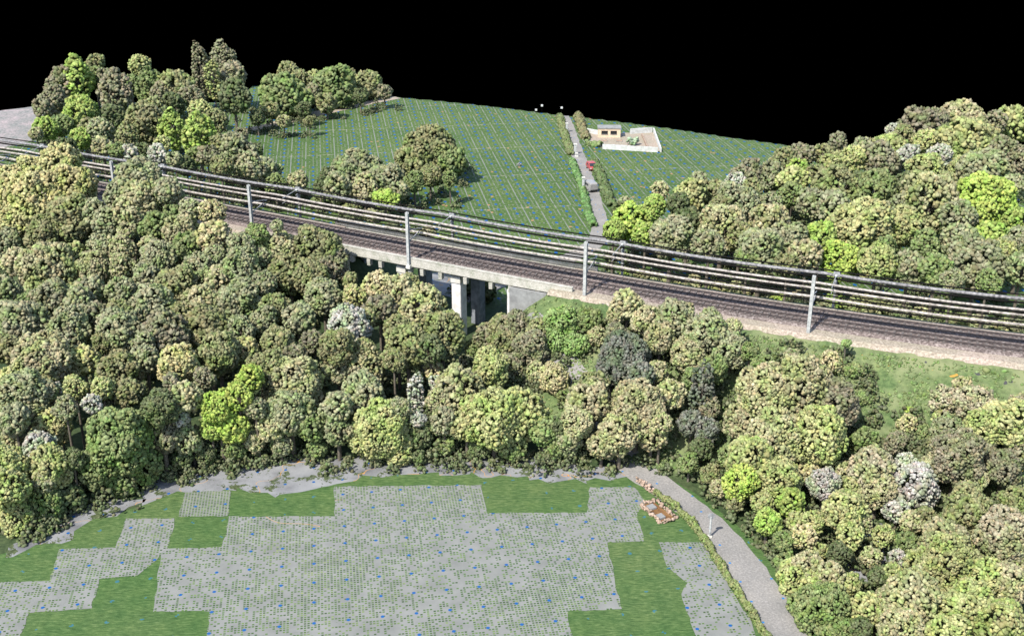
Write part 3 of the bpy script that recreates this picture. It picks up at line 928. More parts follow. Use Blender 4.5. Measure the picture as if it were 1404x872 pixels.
# x, y, radius in photo pixels, colour, optional aspect; one string per zone
ZONES = {
 "the far left wood above the wires": (8.0, """
106 111 19 l 1.5;87 116 19 r;74 138 16 r;60 150 12 r;132 86 10 o;131 108 13 g;147 107 11 r;159 130 19 r 1.5;192 91 13 y;180 118 13 g;206 122 16 g 1.5;241 119 20 o;222 126 13 r;
237 146 15 e;277 104 13 r 2.5;305 86 16 r 1.5;293 112 9 y 4;318 106 17 r;321 134 20 e;112 159 22 l;64 176 14 l;86 172 13 g;197 170 26 o;174 192 13 o 1.5;138 180 16 k;110 190 13 l;140 202 12 b;
223 198 9 y;237 178 16 l 1.5;276 153 14 y;295 168 15 o;273 188 19 l 1.5;284 214 12 r;177 214 12 w;216 213 12 w;240 220 10 k;50 184 8 b;323 207 20 k;343 229 17 k;256 229 11 e;303 228 14 o;222 165 12 e;
152 160 15 e;94 200 9 e;160 208 10 g;122 176 12 o;262 134 14 r;213 148 12 o;300 196 10 o;196 206 9 e;268 215 10 g;330 186 9 r"""),
 "the trees on the far skyline": (3.8, """
391 136 31 g;396 104 15 o;414 113 13 o;460 122 26 g;431 108 9 y;432 128 12 r;448 142 12 o;504 117 18 o;527 127 9 r;494 132 9 e;353 162 9 e;389 167 8 b;424 166 6 o;372 152 10 o;365 128 9 r;416 150 9 e;476 106 10 o"""),
 "the bushes and trees between wires and hill field": (4.5, """
348 208 11 e;363 239 20 k;409 249 13 b;484 238 27 k;463 259 20 k;530 252 24 k;528 272 16 L 0.7;439 256 10 e;500 258 18 b;590 216 34 o;616 222 20 g;561 222 19 o;568 250 13 g;590 242 14 o;378 252 13 g;
340 252 12 b;318 240 12 k;510 232 16 k;447 240 9 e;548 262 12 k;617 246 8 g 1.5"""),
 "the hedge line behind the viaduct": (1.6, """
602 333 12 l 0.7;632 339 12 y 0.7;655 345 10 y 0.7;680 352 10 o 0.7;662 398 16 e;640 392 12 e;410 268 12 e 0.7;440 277 12 g 0.7;478 288 12 o 0.7;512 296 12 k 0.7;560 323 13 k 0.7;585 318 9 b 0.7;370 262 12 k 0.7;480 300 10 e 0.7;540 313 10 e 0.7"""),
 "the right wood above the wires": (8.0, """
869 306 22 L;890 294 14 l;841 317 13 l;852 290 11 e;857 280 8 k;898 283 12 l;957 250 11 k;947 270 19 y;980 266 16 o;1008 253 13 w;1026 242 18 r;1008 282 24 k;930 280 13 e;905 262 10 b;
1105 214 11 r;1074 224 16 o;1092 232 12 l;1149 198 12 r;1170 219 16 y;1144 228 16 y;1206 221 19 r;1218 198 18 y 0.7;1225 179 8 w;1262 173 21 r;1283 166 15 r;1323 158 24 b 0.7;1332 176 10 p;
1390 171 20 y;1325 200 32 y;1289 214 14 w;1247 213 12 w;1268 238 23 y;1346 240 26 k;1372 206 17 r;1087 248 17 y;1053 248 14 k;1149 262 26 o;1202 265 24 g;1271 277 32 b;1348 284 36 L;1084 268 14 g;1053 311 25 b;
1115 281 18 k;1180 317 36 y;1146 290 20 k;1234 312 23 y;1268 336 16 g;1317 330 20 k;1356 324 18 l;1398 306 17 l;1389 255 14 k;1400 335 22 k;1043 345 26 k;1106 350 18 b;1152 358 22 L;1202 362 22 y;1246 368 20 k;
1283 370 19 g;1340 364 30 k;1354 388 14 g;920 326 24 k;943 306 17 e;990 312 26 b;972 336 18 k;1015 325 16 o;1080 332 22 k;1125 325 18 l;1312 300 20 k;1300 256 14 o;1240 252 13 e;1232 285 14 k;1318 232 14 y;1402 222 18 r;
1375 345 14 y;1030 278 14 e;1056 280 13 k;1120 240 12 o;1182 250 12 e;1190 200 9 b;1354 188 12 r;1300 185 13 e;1215 340 12 g;1080 364 14 o;1400 372 18 k;1307 385 14 k;1180 205 12 k;1240 190 14 o;1128 212 12 o;1095 210 10 r;1270 195 14 y;1340 180 14 o;1365 168 12 r;1060 236 12 k;1030 262 13 o;1025 352 14 g;885 322 14 l;988 285 14 o"""),
 "the low bushes between the tracks and the wires": (1.9, """
1066 408 13 L 0.7;1029 400 12 o;1097 412 13 b;1144 413 12 l;1130 428 12 k;1175 420 14 o;1202 419 18 o;1232 424 14 k;1290 434 12 g;1316 442 12 o;1342 445 12 k;1372 444 11 b;1398 448 10 k;918 387 12 y 0.7;
951 392 12 b;879 381 10 o;856 375 6 L;985 397 12 o;1008 399 11 b;895 389 10 k;1262 430 10 b;1048 405 9 k;970 396 9 e;1270 418 10 k"""),
 "the left wood below the wires": (8.5, """
80 229 26 a;48 238 22 a;20 262 28 a;51 278 38 a;100 258 28 a;98 300 28 o;128 292 18 k;190 250 28 k;230 262 18 k;196 270 28 b;164 272 20 k;177 293 20 b;146 306 18 k;213 311 18 g;174 318 12 b;249 317 22 b;
260 338 18 g;291 291 16 t;262 288 14 k;238 294 12 g;295 324 20 t;167 342 16 b;138 340 18 k;105 346 12 y;131 366 22 b;218 353 22 k;167 366 16 b;69 374 38 b;8 340 22 k;23 358 18 b;330 336 16 k;330 367 23 k;
351 322 14 g;380 310 8 k;60 322 22 o;20 305 22 a;205 338 12 b;295 350 14 k"""),
 "the middle of the left wood": (8.5, """
167 400 20 k;203 384 20 k;244 394 25 o;269 374 24 k;74 412 26 k;105 414 20 k;123 400 20 k;210 418 25 k;277 420 27 b;328 414 26 k;330 452 17 k;26 445 32 k;95 452 26 k;131 436 20 r;164 430 18 o;164 456 29 k;
231 456 28 r;285 453 28 o;385 345 24 b;434 344 29 o;397 374 23 o;360 354 14 k;331 409 20 k;444 408 23 k;425 380 22 o;452 366 22 r;485 408 15 a;520 397 24 t;575 424 31 b;523 426 20 r;361 389 16 k;380 425 22 o;
363 440 18 k;410 437 20 k;300 385 18 b;192 430 12 k;5 400 20 k;249 430 14 o;548 398 20 b;500 440 16 o;545 452 18 o;480 385 10 o;40 412 12 g;560 388 13 o"""),
 "the lower left wood behind the bright lime tree": (8.5, """
59 496 35 b;115 494 19 a;33 545 34 k;13 522 18 a;164 511 27 o;200 494 18 k;244 499 25 a;300 483 26 o;336 481 18 a;103 532 15 y;141 533 15 y;126 555 12 w;74 534 9 w;179 538 18 o;218 560 22 e;256 545 20 b;
248 574 11 w;344 519 18 L;327 545 18 L;300 560 22 L;318 585 20 L;290 588 15 l;256 604 18 k;20 575 20 k;90 560 15 k;236 525 12 r;280 520 14 r;350 560 14 k;356 500 15 o;142 470 14 o;198 470 14 k;10 480 20 o;
478 450 26 w;463 477 23 o;606 456 27 o;559 474 28 o;590 480 18 e;500 478 14 o;540 495 14 o;380 470 20 o;430 470 16 r;372 500 18 o;405 490 16 r"""),
 "the front row of the left wood beside the meadow": (5.5, """
69 586 23 a;54 614 20 w;164 604 40 g;190 635 26 g;135 640 24 g;12 640 24 y;69 640 26 y;12 669 25 y;25 712 22 y;62 690 24 g;94 684 20 e;100 630 14 e;225 600 18 r;282 625 13 e;320 612 16 g;250 630 12 e;30 600 14 k;
165 660 20 g;60 728 10 g 0.7;60 660 16 k;20 600 16 b;200 585 18 g"""),
 "the front row of the middle wood beside the gravel strip": (5.5, """
404 528 35 b;398 565 28 k;426 586 18 g;372 585 18 b;385 610 14 k;463 506 18 k;498 505 27 b;499 542 28 k;462 560 20 k;523 587 34 y;545 615 22 y;497 605 18 y;463 592 18 k;571 545 11 w 2;573 575 10 w;598 524 9 w;633 538 32 b;
672 506 24 y;595 508 12 t;598 550 14 b;678 577 36 y;640 585 20 y;700 610 20 g;609 578 18 k;577 600 16 e;655 615 14 e;610 612 12 g;720 565 28 y;745 590 18 g;435 615 12 g;575 628 10 e;760 612 14 g;350 605 14 b;548 560 14 k;650 560 18 y"""),
 "the thicket below the viaduct": (2.6, """
704 452 25 r;668 460 18 r;650 480 15 g;688 446 18 o;640 500 14 k;693 475 26 o;770 444 26 G;762 470 16 G;728 478 25 r;760 520 22 t;735 512 16 b;806 440 20 g;790 474 18 G;818 462 15 b;700 500 18 r;738 455 18 o;775 545 12 g"""),
 "the wood between road and railway bank": (3.6, """
857 490 34 d;838 512 20 d;880 515 20 d;845 462 18 r;860 418 21 b;845 432 14 b;885 440 20 b;924 440 28 k;905 465 22 b;965 458 30 k;943 487 24 b;1001 480 24 k;980 505 20 g;918 540 20 b;1028 482 13 g;1005 450 14 b;900 510 16 b;
950 522 16 g;940 430 14 b;1045 502 16 g;975 435 14 k"""),
 "the clump left of the road's end": (5.5, """
808 552 30 b;790 580 22 b;873 560 36 b;850 595 26 b;893 600 20 b;780 600 18 k;825 610 20 b;812 530 20 o;765 585 12 e;905 580 16 b;860 535 14 b;780 615 12 k"""),
 "the big trees right of the road": (6.5, """
963 545 17 d 2;948 580 18 d;970 590 18 d;975 560 14 r;1050 540 40 b;1100 535 44 b;1020 580 26 b;1145 552 32 r;1121 600 38 y;1060 600 38 b;1030 632 32 y;1068 655 28 y;1015 660 24 L;1085 690 20 l;1045 690 16 y;1000 625 16 g;1111 650 17 t;1008 690 12 o;
1050 712 14 y;960 615 16 e;945 635 14 g;975 650 14 o;985 670 12 b"""),
 "the scrub on the grass bank": (1.2, """
1139 498 15 t;1172 507 14 g 0.7;1180 545 13 g 0.7;1185 603 18 g;1244 582 14 t;1230 604 13 r;1160 470 7 G 0.7;1200 575 9 g 0.7;1245 562 7 L 0.7;1085 484 10 k 0.7;1190 525 8 k 0.7;1267 594 11 g;1062 488 10 g 0.7"""),
 "the right wood beside the bank": (8.0, """
1295 548 20 p;1335 554 26 p;1382 580 32 y;1349 585 28 y;1300 592 22 k;1290 572 12 y;1400 560 20 p;1198 645 32 p;1241 634 14 w;1313 626 36 r;1254 668 32 w;1280 642 22 b;1375 642 25 r;1129 665 23 w;1160 650 18 b;
1345 620 20 r;1400 620 20 r;1225 610 14 r;1170 668 16 y;1330 660 22 b;1285 612 16 o;1320 528 12 t"""),
 "the nearest wood in the lower right corner": (7.0, """
1157 700 26 y;1203 672 22 b;1295 742 28 b;1375 735 34 p;1326 700 28 o;1300 775 34 y;1346 795 28 y;1254 817 32 b;1129 838 34 g;1090 792 22 y;1326 832 32 y;1052 716 17 l;1377 800 28 b;1103 737 16 t;1108 773 18 b;1120 810 20 y;
1236 862 26 b;1300 872 26 y;1370 856 30 y;1180 715 16 b;1270 715 16 o;1230 700 16 w;1395 690 22 o;1345 742 14 y;1150 760 15 e;1205 790 14 e;1230 765 10 w;1165 800 14 y;1180 860 14 e;1210 735 14 y;1145 870 20 g;1125 755 10 y;
1245 745 14 g;1260 775 20 y;1400 880 22 y;1090 715 12 y;1215 820 14 b;1078 770 12 g;1165 735 18 y;1140 790 18 b;1195 765 13 b;1225 790 16 y;1115 715 15 y;1075 740 13 g;1190 835 20 y;1160 870 22 g;1100 830 18 g;1215 845 18 b;1250 715 15 b;1385 770 20 b;1330 770 18 o;1275 850 18 y"""),
}

SPECIAL = {
 (293, 112): "slim bright columnar tree rising tallest of the far left wood", (318, 585): None,
 (327, 545): "bright lime tree crown in the middle of the left wood, upper half", (590, 216): "broad olive tree standing alone in front of the hill field",
 (478, 450): "white-grey flowering tree below the left part of the viaduct", (857, 490): "dark grey rugged tree between the pale trees right of the viaduct",
 (1348, 284): "large bright lime tree near the right edge above the wires", (1323, 158): "pale flat-topped tree on the skyline at the far right",
 (528, 272): "small bright lime bush touching the wires, left of the hill field", (869, 306): "bright lime tree at the right end of the hill field",
 (1254, 668): "white-topped tree in the right wood", (54, 614): "white flowering tree at the left edge of the meadow",
 (571, 545): "thin whitish dead tree between two green crowns above the gravel strip", (69, 374): "large round beige-olive tree at the left of the wood",
 (1139, 498): "tan bush at the foot of the grass bank, beside the big beige tree",
}
ORD = ["first", "second", "third", "fourth", "fifth", "sixth", "seventh", "eighth", "ninth", "tenth", "eleventh", "twelfth", "thirteenth", "fourteenth", "fifteenth"]


def solve(px, py, hc):
    z = hc
    for _ in range(14):
        p = P(px, py, z)
        z += 0.6 * (max(tz(p[0], p[1]), -1.0) + hc - z)
    return P(px, py, z)


_mead = [tuple(P(a_, b_)[:2]) for a_, b_ in [(-260, 850), (-10, 745), (60, 715), (110, 695), (190, 668), (240, 652), (330, 638), (450, 632), (600, 628), (760, 634), (880, 648)] + hedge_px[1:] + [(1000, 1250), (-300, 1250)]]
_lane = [tuple(P(a_, b_)[:2]) for a_, b_ in [(845, 612), (900, 640), (960, 672), (1025, 725), (1070, 775), (1150, 865), (1280, 1050), (1060, 1050), (1030, 860), (960, 730), (880, 665)]]


def MEAD(x, y): return bool(inside(_mead, np.array([x]), np.array([y]))[0])
def LANE(x, y): return bool(inside(_lane, np.array([x]), np.array([y]))[0])


def KZ(zone): return 1.0 if 'thicket' in zone else 1.3 if 'right wood above' in zone else 1.2 if 'corner' in zone else 1.24 if ('skyline' in zone or 'far left wood' in zone) else 1.08 if ('road' in zone or 'bank' in zone or 'corner' in zone) else 1.18


rnd = random.Random(5)
TREES = []
_all = sorted([float(it.split()[2]) for z_, (h_, t_) in ZONES.items() if h_ >= 3 for it in t_.replace("\n", "").split(";") if len(it.split()) > 3], reverse=True)
RMIN = _all[285] if len(_all) > 286 else 0
STUFF = []
for zi, (zone, (hc0, txt)) in enumerate(ZONES.items()):
    items = []
    for it in txt.replace("\n", "").split(";"):
        q = it.split()
        if len(q) < 4: continue
        x, y, r = float(q[0]), float(q[1]), float(q[2])
        items.append([x, y, r, q[3], float(q[4]) if len(q) > 4 else 1.0])
    # rows from the front, then order from the left inside a row
    items.sort(key=lambda t: -t[1])
    per = max(4, int(round(math.sqrt(len(items) * 2.2))))
    per = min(per, 14)
    rows = [items[i:i + per] for i in range(0, len(items), per)]
    for ri, row in enumerate(rows):
        row.sort(key=lambda t: t[0])
        for ci, (x, y, r, c, asp) in enumerate(row):
            small = r < 11
            bush = hc0 < 3
            a = 0.62 if asp < 0.8 else 1.05 if asp < 1.25 else 1.5 if asp < 2 else 3.0
            hc = hc0 + rnd.uniform(-0.6, 0.6) * (0.3 if bush else 1)
            p = solve(x, y, hc)
            rm = r / ppm(p) * KZ(zone)
            if bush or a > 1.2:
                hc = max(hc, rm * a * 0.75) if not bush else rm * a * 0.7
                p = solve(x, y, hc)
                rm = r / ppm(p) * KZ(zone)
            far = any(w_ in zone for w_ in ("above the wires", "skyline", "hill field", "behind the viaduct", "between the tracks"))
            hh = hc
            for _k in range(24):
                la = float(lateral(np.array([p[0]]), np.array([p[1]]))[0])
                if far and la < 7.5 + rm * 0.5 and hh > 1.2: hh -= 0.4
                elif not far and la > -7.5 - rm * 0.5 and hh < 16: hh += 0.5
                else: break
                p = solve(x, y, hh)
            for _k in range(40):
                if hh > rm * 0.8 * a and (MEAD(p[0], p[1]) or LANE(p[0], p[1])):
                    hh -= 0.25
                    p = solve(x, y, hh)
                else: break
            rm = r / ppm(p) * KZ(zone)
            capk = 1.25 if c == "w" else 1.6
            if ("corner" in zone or "right of the road" in zone or "right wood beside" in zone) and hh > capk * rm + 0.6:
                hh = capk * rm + 0.6
                p = solve(x, y, hh)
                rm = r / ppm(p) * KZ(zone)
            base = tz(p[0], p[1])
            hgt = p[2] - base
            kind = "bush" if hgt < 3.2 and rm * a > hgt * 0.55 else "tree"
            col, word = CO[c]
            mean_ = sum(col) / 3 / 0.16
            fm = 0.22 if c in 'LlwdG' else 0.52
            col = tuple(1.06 * (a_ * (1 - fm) + b_ * mean_ * fm) for a_, b_ in zip(col, (0.195, 0.185, 0.100)))
            sizew = "small" if r < 13 else "large" if r > 32 else ("medium" if r > 20 else "")
            lab = SPECIAL.get((int(x), int(y)))
            if not lab:
                rw = "front" if ri == 0 else ORD[ri]
                lab = "%s %s %s, %s from left in %s row of %s" % (sizew, word, kind, ORD[ci], rw, zone)
                lab = lab.strip()
                if len(lab.split()) > 16:
                    lab = lab.replace("medium ", "").replace("small ", "").replace("large ", "")
                if len(lab.split()) > 16:
                    z2 = zone.replace("the bushes and trees between wires and hill field", "bushes below hill field").replace("the low bushes between the tracks and the wires", "bushes beside the tracks") \
                        .replace("the lower left wood behind the bright lime tree", "wood behind bright lime tree").replace("the front row of the left wood beside the meadow", "trees at left of meadow") \
                        .replace("the front row of the middle wood beside the gravel strip", "trees along gravel strip").replace("the nearest wood in the lower right corner", "wood in lower right corner")
                    lab = "%s %s, %s from left in %s row of %s" % (word, kind, ORD[ci], rw, z2)
            if len(lab.split()) > 16:
                lab = " ".join(lab.replace(" from left in ", ", ").replace("the bushes and trees between", "bushes between").replace("the low bushes between the tracks and the wires", "bushes beside the tracks").split()[:16])
            crown_me, aa = proto(r, asp, 0.0, int(x * 7 + y))
            trunk_me = make_trunk(int(x * 3 + y), aa, rm, p[2] - base + 0.3)
            if kind == "tree" and r <= RMIN and (int(x), int(y)) not in SPECIAL:
                STUFF.append((p[0], p[1], p[2], base, rm, col, crown_me, trunk_me))
                TREES.append((p[0], p[1], rm))
                continue
            nm = ("bush" if kind == "bush" else "broadleaf_tree")
            root = empty(nm, (p[0], p[1], base - 0.05), lab, kind, "trees and bushes of " + zone)
            k = rm
            cr = bpy.data.objects.new("crown", crown_me); COL.objects.link(cr); cr.parent = root
            cr.location = (0, 0, p[2] - base + 0.05)
            cr.rotation_euler = (rnd.uniform(-0.1, 0.1), rnd.uniform(-0.1, 0.1), rnd.uniform(0, 6.28))
            vary = rnd.uniform(0.9, 1.1)
            cr.scale = (k * rnd.uniform(0.95, 1.07), k * rnd.uniform(0.95, 1.07), k * rnd.uniform(0.95, 1.05))
            cr.color = (col[0] * vary, col[1] * vary * rnd.uniform(0.97, 1.03), col[2] * vary, 1)
            tk = bpy.data.objects.new("trunk", trunk_me); COL.objects.link(tk); tk.parent = root
            tk.location = cr.location
            TREES.append((p[0], p[1], rm))
print("TREES", len(TREES), "protos", len(PROTO), "tris", sum(len(v[0].polygons) for v in PROTO.values()))

def small_trees():
    VV, FF, TT, MI = [], [], [], []
    off = 0
    rng = np.random.default_rng(3)
    for (x, y, z, base, rm, col, cm, tm) in STUFF:
        a = rng.uniform(0, 6.28); ca, sa = math.cos(a), math.sin(a)
        for me, mi in ((cm, 0), (tm, 1)):
            n = len(me.vertices); v = np.empty(n * 3, np.float32); me.vertices.foreach_get("co", v); v = v.reshape(-1, 3)
            me.calc_loop_triangles()
            f = np.empty(len(me.loop_triangles) * 3, np.int32); me.loop_triangles.foreach_get("vertices", f); f = f.reshape(-1, 3)
            sc = np.array([rm, rm, rm]) if mi == 0 else np.ones(3)
            v = v * sc
            v = np.stack([v[:, 0] * ca - v[:, 1] * sa + x, v[:, 0] * sa + v[:, 1] * ca + y, v[:, 2] + z], 1)
            VV.append(v); FF.append(f + off); off += n
            t = np.ones((n, 4), np.float32); t[:, :3] = np.array(col) * rng.uniform(0.9, 1.1); TT.append(t)
            MI.append(np.full(len(f), mi, np.int32))
    me = bpy.data.meshes.new("small_trees")
    fill_mesh(me, np.concatenate(VV), np.concatenate(FF), 3)
    a = me.attributes.new("tint", 'FLOAT_COLOR', 'POINT'); a.data.foreach_set("color", np.concatenate(TT).ravel())
    me.materials.append(M['leaf_tint']); me.materials.append(M['bark'])
    me.polygons.foreach_set("material_index", np.concatenate(MI))
    me.polygons.foreach_set("use_smooth", np.ones(len(me.polygons), bool))
    tag(link("small_trees", me, None), "small and half hidden trees filling in between the bigger crowns", "small trees", kind="stuff")


small_trees()

# undergrowth below and between the crowns
def undergrowth():
    rng = np.random.default_rng(11)
    C, rad = [], []
    T = np.array([(a, b, c) for a, b, c in TREES])
    for x, y, r in T:
        nh = int(2 + r * 1.6)
        a = rng.uniform(0, 6.28, nh); q = r * rng.uniform(0.2, 1.9, nh)
        hx, hy, hr = x + q * np.cos(a), y + q * np.sin(a), rng.uniform(0.4, 1.1, nh)
        for k in range(nh):
            m_ = int(14 + 26 * hr[k])
            d_ = rng.normal(size=(m_, 3)); d_ /= np.linalg.norm(d_, axis=1)[:, None]; d_[:, 2] = np.abs(d_[:, 2])
            c_ = d_ * hr[k] * rng.uniform(0.75, 1.25, (m_, 1))
            c_[:, 2] *= rng.uniform(0.8, 1.9)
            C.append(np.stack([hx[k] + c_[:, 0], hy[k] + c_[:, 1], c_[:, 2] + 0.05], 1)); rad.append(rng.uniform(0.10, 0.24, m_))
    C = np.concatenate(C); rad = np.concatenate(rad)
    C[:, 2] += terrain(C[:, 0], C[:, 1])
    lat = lateral(C[:, 0], C[:, 1])
    ok = (np.abs(lat) > 6.5)
    mead = inside([tuple(P(a, b)[:2]) for a, b in [(-260, 880), (-10, 772), (110, 722), (190, 700), (240, 674), (450, 660), (600, 652), (760, 656), (880, 660)] + hedge_px[1:] + [(1000, 1250), (-300, 1250)]], C[:, 0], C[:, 1])
    rd = inside([tuple(P(a, b)[:2]) for a, b in [(860, 640), (930, 660), (1010, 725), (1060, 780), (1130, 870), (1200, 1000), (1080, 1000), (1030, 860), (960, 730), (880, 665)]], C[:, 0], C[:, 1])
    ok &= ~mead & ~rd
    C, rad = C[ok], rad[ok]
    V, F = clumps(C, C, rad, rng, False)
    me = bpy.data.meshes.new("undergrowth"); fill_mesh(me, V, F, 3)
    me.polygons.foreach_set("use_smooth", np.ones(len(F), bool))
    me.materials.append(M['leaf'])
    o = link("undergrowth", me, None)
    o.color = (0.070, 0.080, 0.042, 1)
    tag(o, "dark green undergrowth on the floor of the woods", "undergrowth", kind="stuff")


undergrowth()


def bank_tufts():
    rng = np.random.default_rng(21)
    n = 90000
    X = rng.uniform(-5, 95, n); Y = rng.uniform(84, 140, n)
    Z = terrain(X, Y); la = lateral(X, Y)
    cl = np.sin(X * 0.9 + 1.3 * np.sin(Y * 0.7)) + np.sin(Y * 1.1 + X * 0.35) + rng.normal(0, 0.9, n)
    ok = (Z > 0.1) & (Z < R - 0.35) & (la < -5.8) & (cl > 0.2)
    X, Y, Z = X[ok][:26000], Y[ok][:26000], Z[ok][:26000]
    C = np.stack([X, Y, Z + 0.03], 1)
    rad = rng.uniform(0.06, 0.20, len(C)) * np.where(rng.random(len(C)) < 0.05, 2.0, 1.0)
    V, F = clumps(C, C, rad, rng, False)
    me = bpy.data.meshes.new("bank_grass"); fill_mesh(me, V, F, 3)
    me.polygons.foreach_set("use_smooth", np.ones(len(F), bool)); me.materials.append(M['leaf'])
    o = link("bank_grass", me, None); o.color = (0.095, 0.125, 0.052, 1)
    tag(o, "rough green grass tufts on the railway bank", "grass", kind="stuff")


bank_tufts()


def hedge(px, w, h, col, label, seed, r=0.22, dens=34):
    rng = np.random.default_rng(seed)
    wpt = np.array([P(a, b)[:2] for a, b in px])
    t = np.concatenate([[0], np.cumsum(np.linalg.norm(np.diff(wpt, axis=0), axis=1))])
    n = int(t[-1] * dens * (w + h) * 0.5)
    s = rng.uniform(0, t[-1], n)
    c = np.stack([np.interp(s, t, wpt[:, 0]), np.interp(s, t, wpt[:, 1])], 1)
    c2 = np.stack([np.interp(s + 0.5, t, wpt[:, 0]), np.interp(s + 0.5, t, wpt[:, 1])], 1)
    d = c2 - c; d[np.linalg.norm(d, axis=1) < 1e-6] = (0, 1); d /= np.linalg.norm(d, axis=1)[:, None]
    nn = np.stack([-d[:, 1], d[:, 0]], 1)
    a = rng.uniform(0, math.pi, n)
    wob = 0.85 + 0.2 * np.sin(s * 1.7 + seed) + 0.1 * np.sin(s * 4.1)
    pos = c + nn * (np.cos(a) * w / 2)[:, None] * wob[:, None]
    z = np.sin(a) ** 0.6 * h * wob * rng.uniform(0.75, 1.0, n)
    C = np.stack([pos[:, 0], pos[:, 1], terrain(pos[:, 0], pos[:, 1]) + z], 1)
    V, F = clumps(C, C, rng.uniform(0.7, 1.3, n) * r, rng, False)
    me = bpy.data.meshes.new("hedge"); fill_mesh(me, V, F, 3)
    me.polygons.foreach_set("use_smooth", np.ones(len(F), bool)); me.materials.append(M['leaf'])
    o = link("hedge", me, None); o.color = col + (1,)
    tag(o, label, "hedge")


hedge(hedge_px[1:], 0.6, 0.85, (0.105, 0.120, 0.050), "long low clipped green hedge between the meadow and the lane", 3, 0.11, 130)
hedge([(767, 160), (771, 175), (776, 192), (783, 213)], 1.4, 0.9, (0.085, 0.10, 0.045), "olive hedge on the left of the hill road near the skyline", 4, 0.3)
hedge([(792, 160), (796, 172), (800, 184), (804, 192)], 1.6, 1.3, (0.10, 0.095, 0.05), "brownish hedge between the hill road and the walled yard", 5, 0.3)
hedge([(785, 222), (790, 238), (797, 256), (802, 275), (808, 298), (814, 312)], 1.1, 0.8, (0.07, 0.12, 0.045), "green hedge on the left of the hill road, lower stretch", 6, 0.3)
hedge([(815, 226), (822, 240), (830, 262), (838, 284)], 1.5, 1.3, (0.06, 0.08, 0.035), "dark hedge on the right of the hill road below the red car", 7, 0.3)
hedge([(803, 200), (812, 200), (824, 202)], 1.2, 1.1, (0.10, 0.13, 0.055), "short green hedge at the left corner of the walled yard", 8, 0.3)
hedge([(862, 200), (868, 199), (873, 200)], 1.4, 1.9, (0.17, 0.22, 0.15), "pale green bush leaning over the front wall of the yard", 9, 0.3)

# ------------------------------------------------------------------ walled yard on the hill
def wall_line(a, b, h, w, mat, name, label=None, parent=None, cat="wall", z0=0.0):
    A, B = P(*a), P(*b)
    c = (A + B) / 2; d = B - A
    L = float(np.hypot(d[0], d[1]))
    mb = MB(); rz = math.atan2(d[1], d[0])
    n = max(2, int(L / 1.2)); rng = random.Random(int(a[0]))
    for k in range(n):     # slightly uneven top
        f = (k + 0.5) / n
        q = A + d * f
        hh = h * rng.uniform(0.95, 1.03)
        mb.box((q[0], q[1], hh / 2), (L / n - 0.004, w, hh), rz)
    o = mb.build(name, mat, parent)
    if parent is None: tag(o, label, cat)
    return o


yard = empty("walled_yard", P(860, 192), "white-walled square yard with an inner gravel court, on the hill field", "walled yard")
inv = P(860, 192)
yard.location = (0, 0, 0)
for a, b, h, w in (((826, 204.5), (902, 209), 1.05, 0.3), ((906, 209), (896, 181), 0.9, 0.3), ((864, 184), (894, 182), 1.2, 0.3), ((804, 182), (820, 185), 1.0, 0.3), ((889, 207), (880, 186), 0.5, 0.25)):
    wall_line(a, b, h, w, M['white_wall'] if h > 0.8 else M['stone_pink'], "wall", parent=yard)
sheet("yard_court", M['shoulder'], [(806, 183), (896, 182), (906, 208), (826, 203), (812, 200)], 0.02, 0.1, 20)
pb = P(835.5, 189.0)
hut = empty("yard_hut", (pb[0], pb[1] + 1.3, 0), "small flat-roofed peach hut with two dark openings in the walled yard", "hut", rz=-0.03)
MB().box((0, 0, 1.0), (4.9, 2.6, 2.0)).build("wall", M['peach'], hut)
MB().box((0, 0, 2.1), (5.2, 2.9, 0.2)).build("roof", M['slab'], hut)
for x in (-1.05, 0.95):
    MB().box((x, -1.31, 1.15), (1.4, 0.06, 0.75)).build("window", M['dark'], hut)
    MB().box((x, -1.33, 0.74), (1.5, 0.14, 0.08)).build("sill", M['slab'], hut)
for x, side in ((828, "left"), (849, "right")):
    p = P(x, 194.5)
    o = empty("stone_slab", p, "pale low stone slab on the court in front of the %s side of the hut" % side, "stone slab", "pale slabs in the yard")
    MB().box((0, 0, 0.22), (1.3, 0.7, 0.28)).build("slab", M['stone_pink'], o, bevel=0.03)
    MB().box((0, 0, 0.05), (1.5, 0.9, 0.1)).build("base", M['slab'], o)

